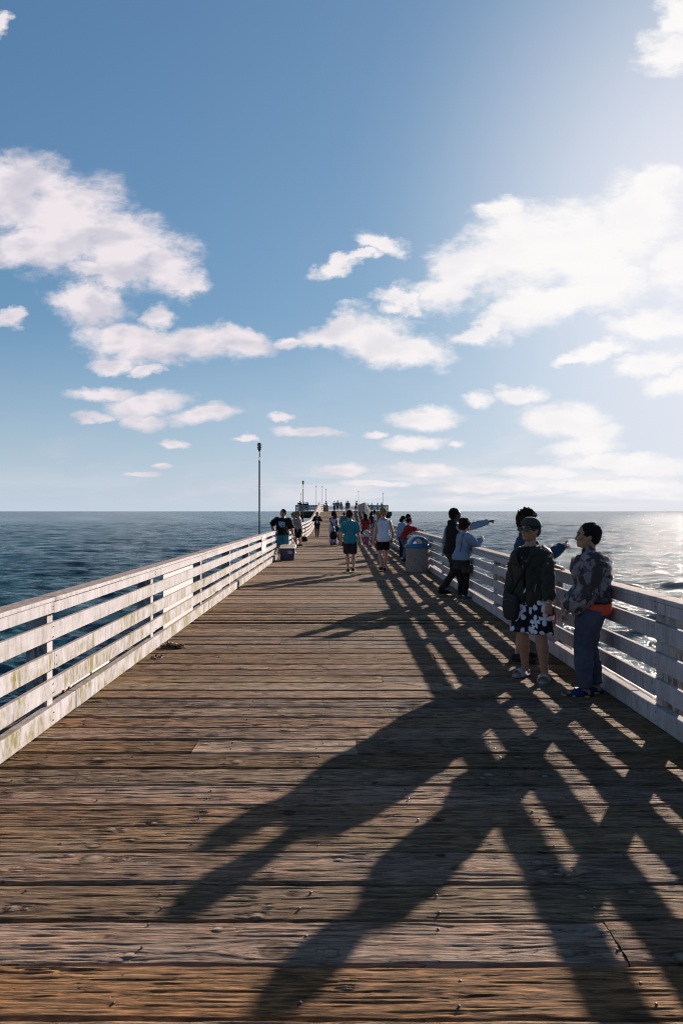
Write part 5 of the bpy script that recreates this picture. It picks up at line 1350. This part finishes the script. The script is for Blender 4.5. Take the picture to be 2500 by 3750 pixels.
# 21-22 hugging couple
person('fair-haired youth leaning on the rail in grey top, hugged from behind', at(1085, 33.6), 33.6, D(170), 1.66, vox=.014, skin='light', lean=D(10), w=1.05, feet=((.0, .05, 4), (.0, -.05, 4)), hands=((.24, .1, .62), (.26, -.05, .66)), head=(20, -22), hair=('fringe', 'blond'),
    top=dict(mat=C_['pale_tee'], off=.022, hem=-.08, sleeve='short'), bottom=dict(kind='long_shorts', mat=C_['charcoal'], off=.018), shoes=dict(mat=C_['black']))
person('fair-haired person in pale t-shirt with arms round the youth at the rail', at(1098, 33.9)+.02, 33.7, D(176), 1.71, vox=.014, skin='light', lean=D(6), w=1.1, feet=((.0, .05, 4), (-.03, -.05, 4)), hands=((.20, .05, .64), (.20, -.05, .64)), poles=((-.3, 1, -.4), (-.3, -1, -.4)), head=(10, -18), hair=('fringe', 'blond'),
    top=dict(mat=C_['pale_tee'], off=.022, hem=-.09, sleeve='short'), bottom=dict(kind='long_shorts', mat=C_['black'], off=.02), shoes=dict(mat=C_['black']))
bk = empty('backpack', (at(1114, 39), 39, 0), 'dark rucksack left on the planks against the stained railing', 'bag')
mb = MB(); mb.loft([(Vector((at(1114, 39), 39, .01)), Vector((.17, 0, 0)), Vector((0, .12, 0))), (Vector((at(1114, 39), 39, .15)), Vector((.2, 0, 0)), Vector((0, .14, 0))), (Vector((at(1114, 39), 39, .28)), Vector((.11, 0, 0)), Vector((0, .08, 0)))], 14, sq=3); mb.build('pouch', C_['black'], bk, smooth=True)
mb = MB(); mb.tube([(at(1114, 39)-.05, 38.95, .28), (at(1114, 39), 38.93, .34), (at(1114, 39)+.05, 38.95, .28)], .012, 6); mb.build('strap', C_['charcoal'], bk)

# people on the pier head (small silhouettes)
def far(label, px, d, A, H, c_top, c_bot, hair='short', hc='black', skin='tan', fem=False, bot='trousers', lean=0, hands=(None, None), head=(0, 0), w=1.1, X=None, zz=1.66, g='people on the pier head'):
    bb = dict(kind=bot, mat=C_[c_bot], off=.02); 
    if bot in ('dress', 'skirt'): bb.update(len=-.2, flare=.4, top=.09)
    hr = (hair, hc) if hair not in ('long', 'curly') else (hair, hc, .08 if hair == 'long' else 1.05)
    return person(label, at(px, d) if X is None else X, d, D(A), H, z=zz, vox=.024, w=w, arm=1.25, skin=skin, fem=fem, lean=D(lean), feet=((.0, .06, 6), (.0, -.06, 6)), hands=hands, head=head, hair=hr, group=g,
        top=dict(mat=C_[c_top], off=.024, hem=-.04, sleeve='short', fold=0), bottom=bb, shoes=dict(mat=C_['black']))
fw = ((.22, .1, .62), (.22, -.1, .62))
far('stout person in blue sitting up behind the far bin lid', 1194, 109, 200, 1.72, 'blue_shirt', 'charcoal', w=1.5)
far('person with hand on hip, first of the trio at the far rail', 1224, 114.5, -80, 1.76, 'light_denim', 'black', fem=True, hands=((.0, .12, .55), (.02, -.17, .60)))
far('tallest of the trio at the far rail, pale grey shirt and shorts', 1236, 113.0, 95, 1.86, 'grey', 'charcoal', bot='shorts', w=1.25)
far('woman in pale dress, last of the trio at the far rail', 1249, 113.5, 80, 1.66, 'pale_tee', 'pale_tee', fem=True, hair='long', bot='dress')
far('person leaning close to another, dark shirt, at the far rail', 1269, 116.0, 60, 1.76, 'green', 'charcoal', hands=((.14, .06, .6), None))
far('person in sage coat standing with the one in dark shirt', 1274.5, 115.0, 95, 1.82, 'green', 'green', bot='skirt', w=1.2)
far('person in dark red robe looking down at something in the hands', 1304, 112.0, 15, 1.78, 'dark_red', 'dark_red', bot='dress', hands=((.16, .03, .68), (.16, -.03, .72)), head=(0, -25), hair='bun')
far('person in dark red crouching low at the top of the ramp', 1300, 105.0, 0, 1.25, 'dark_red', 'charcoal', w=1.5, lean=15)
far('dark figure at the outer corner, bending over the rail', 1092.5, 116.0, 150, 1.48, 'grey', 'charcoal', lean=14, hands=fw)
far('tall dark figure behind the bending one at the outer corner', 1097.5, 117.5, 100, 1.82, 'charcoal', 'charcoal')
far('figure in faded red, middle of the huddled group', 1103.5, 115.0, 120, 1.58, 'dark_red', 'charcoal', lean=8)
far('hunched dark figure beside the one in faded red', 1110.5, 116.0, 60, 1.68, 'charcoal', 'charcoal', w=1.2, lean=6)
far('figure in dark top beside the thick lamp pole', 1119, 115.5, 90, 1.62, 'black', 'charcoal', w=1.2)
far('figure with hand to the face, last of the huddled group', 1126, 115.5, 40, 1.58, 'olive_black', 'charcoal', w=1.3, hands=(None, (.12, -.04, .84)), hair='curly')
far('head and shoulders just behind the ramp railing corner', 1346.5, 116, 90, 1.40, 'charcoal', 'charcoal', w=1.2)
far('figure with elbows spread, sitting back from the sunny rail', 1361, 118, 90, 1.46, 'grey', 'charcoal', w=1.25)
far('figure with swept hair behind the sunny rail', 1382.5, 115, 150, 1.50, 'pale_tee', 'charcoal', w=1.2, hair='bob')
far('long-haired figure next to the sunny corner lamp post', 1397.5, 115.5, 30, 1.56, 'charcoal', 'charcoal', w=1.1, hair='long', fem=True)
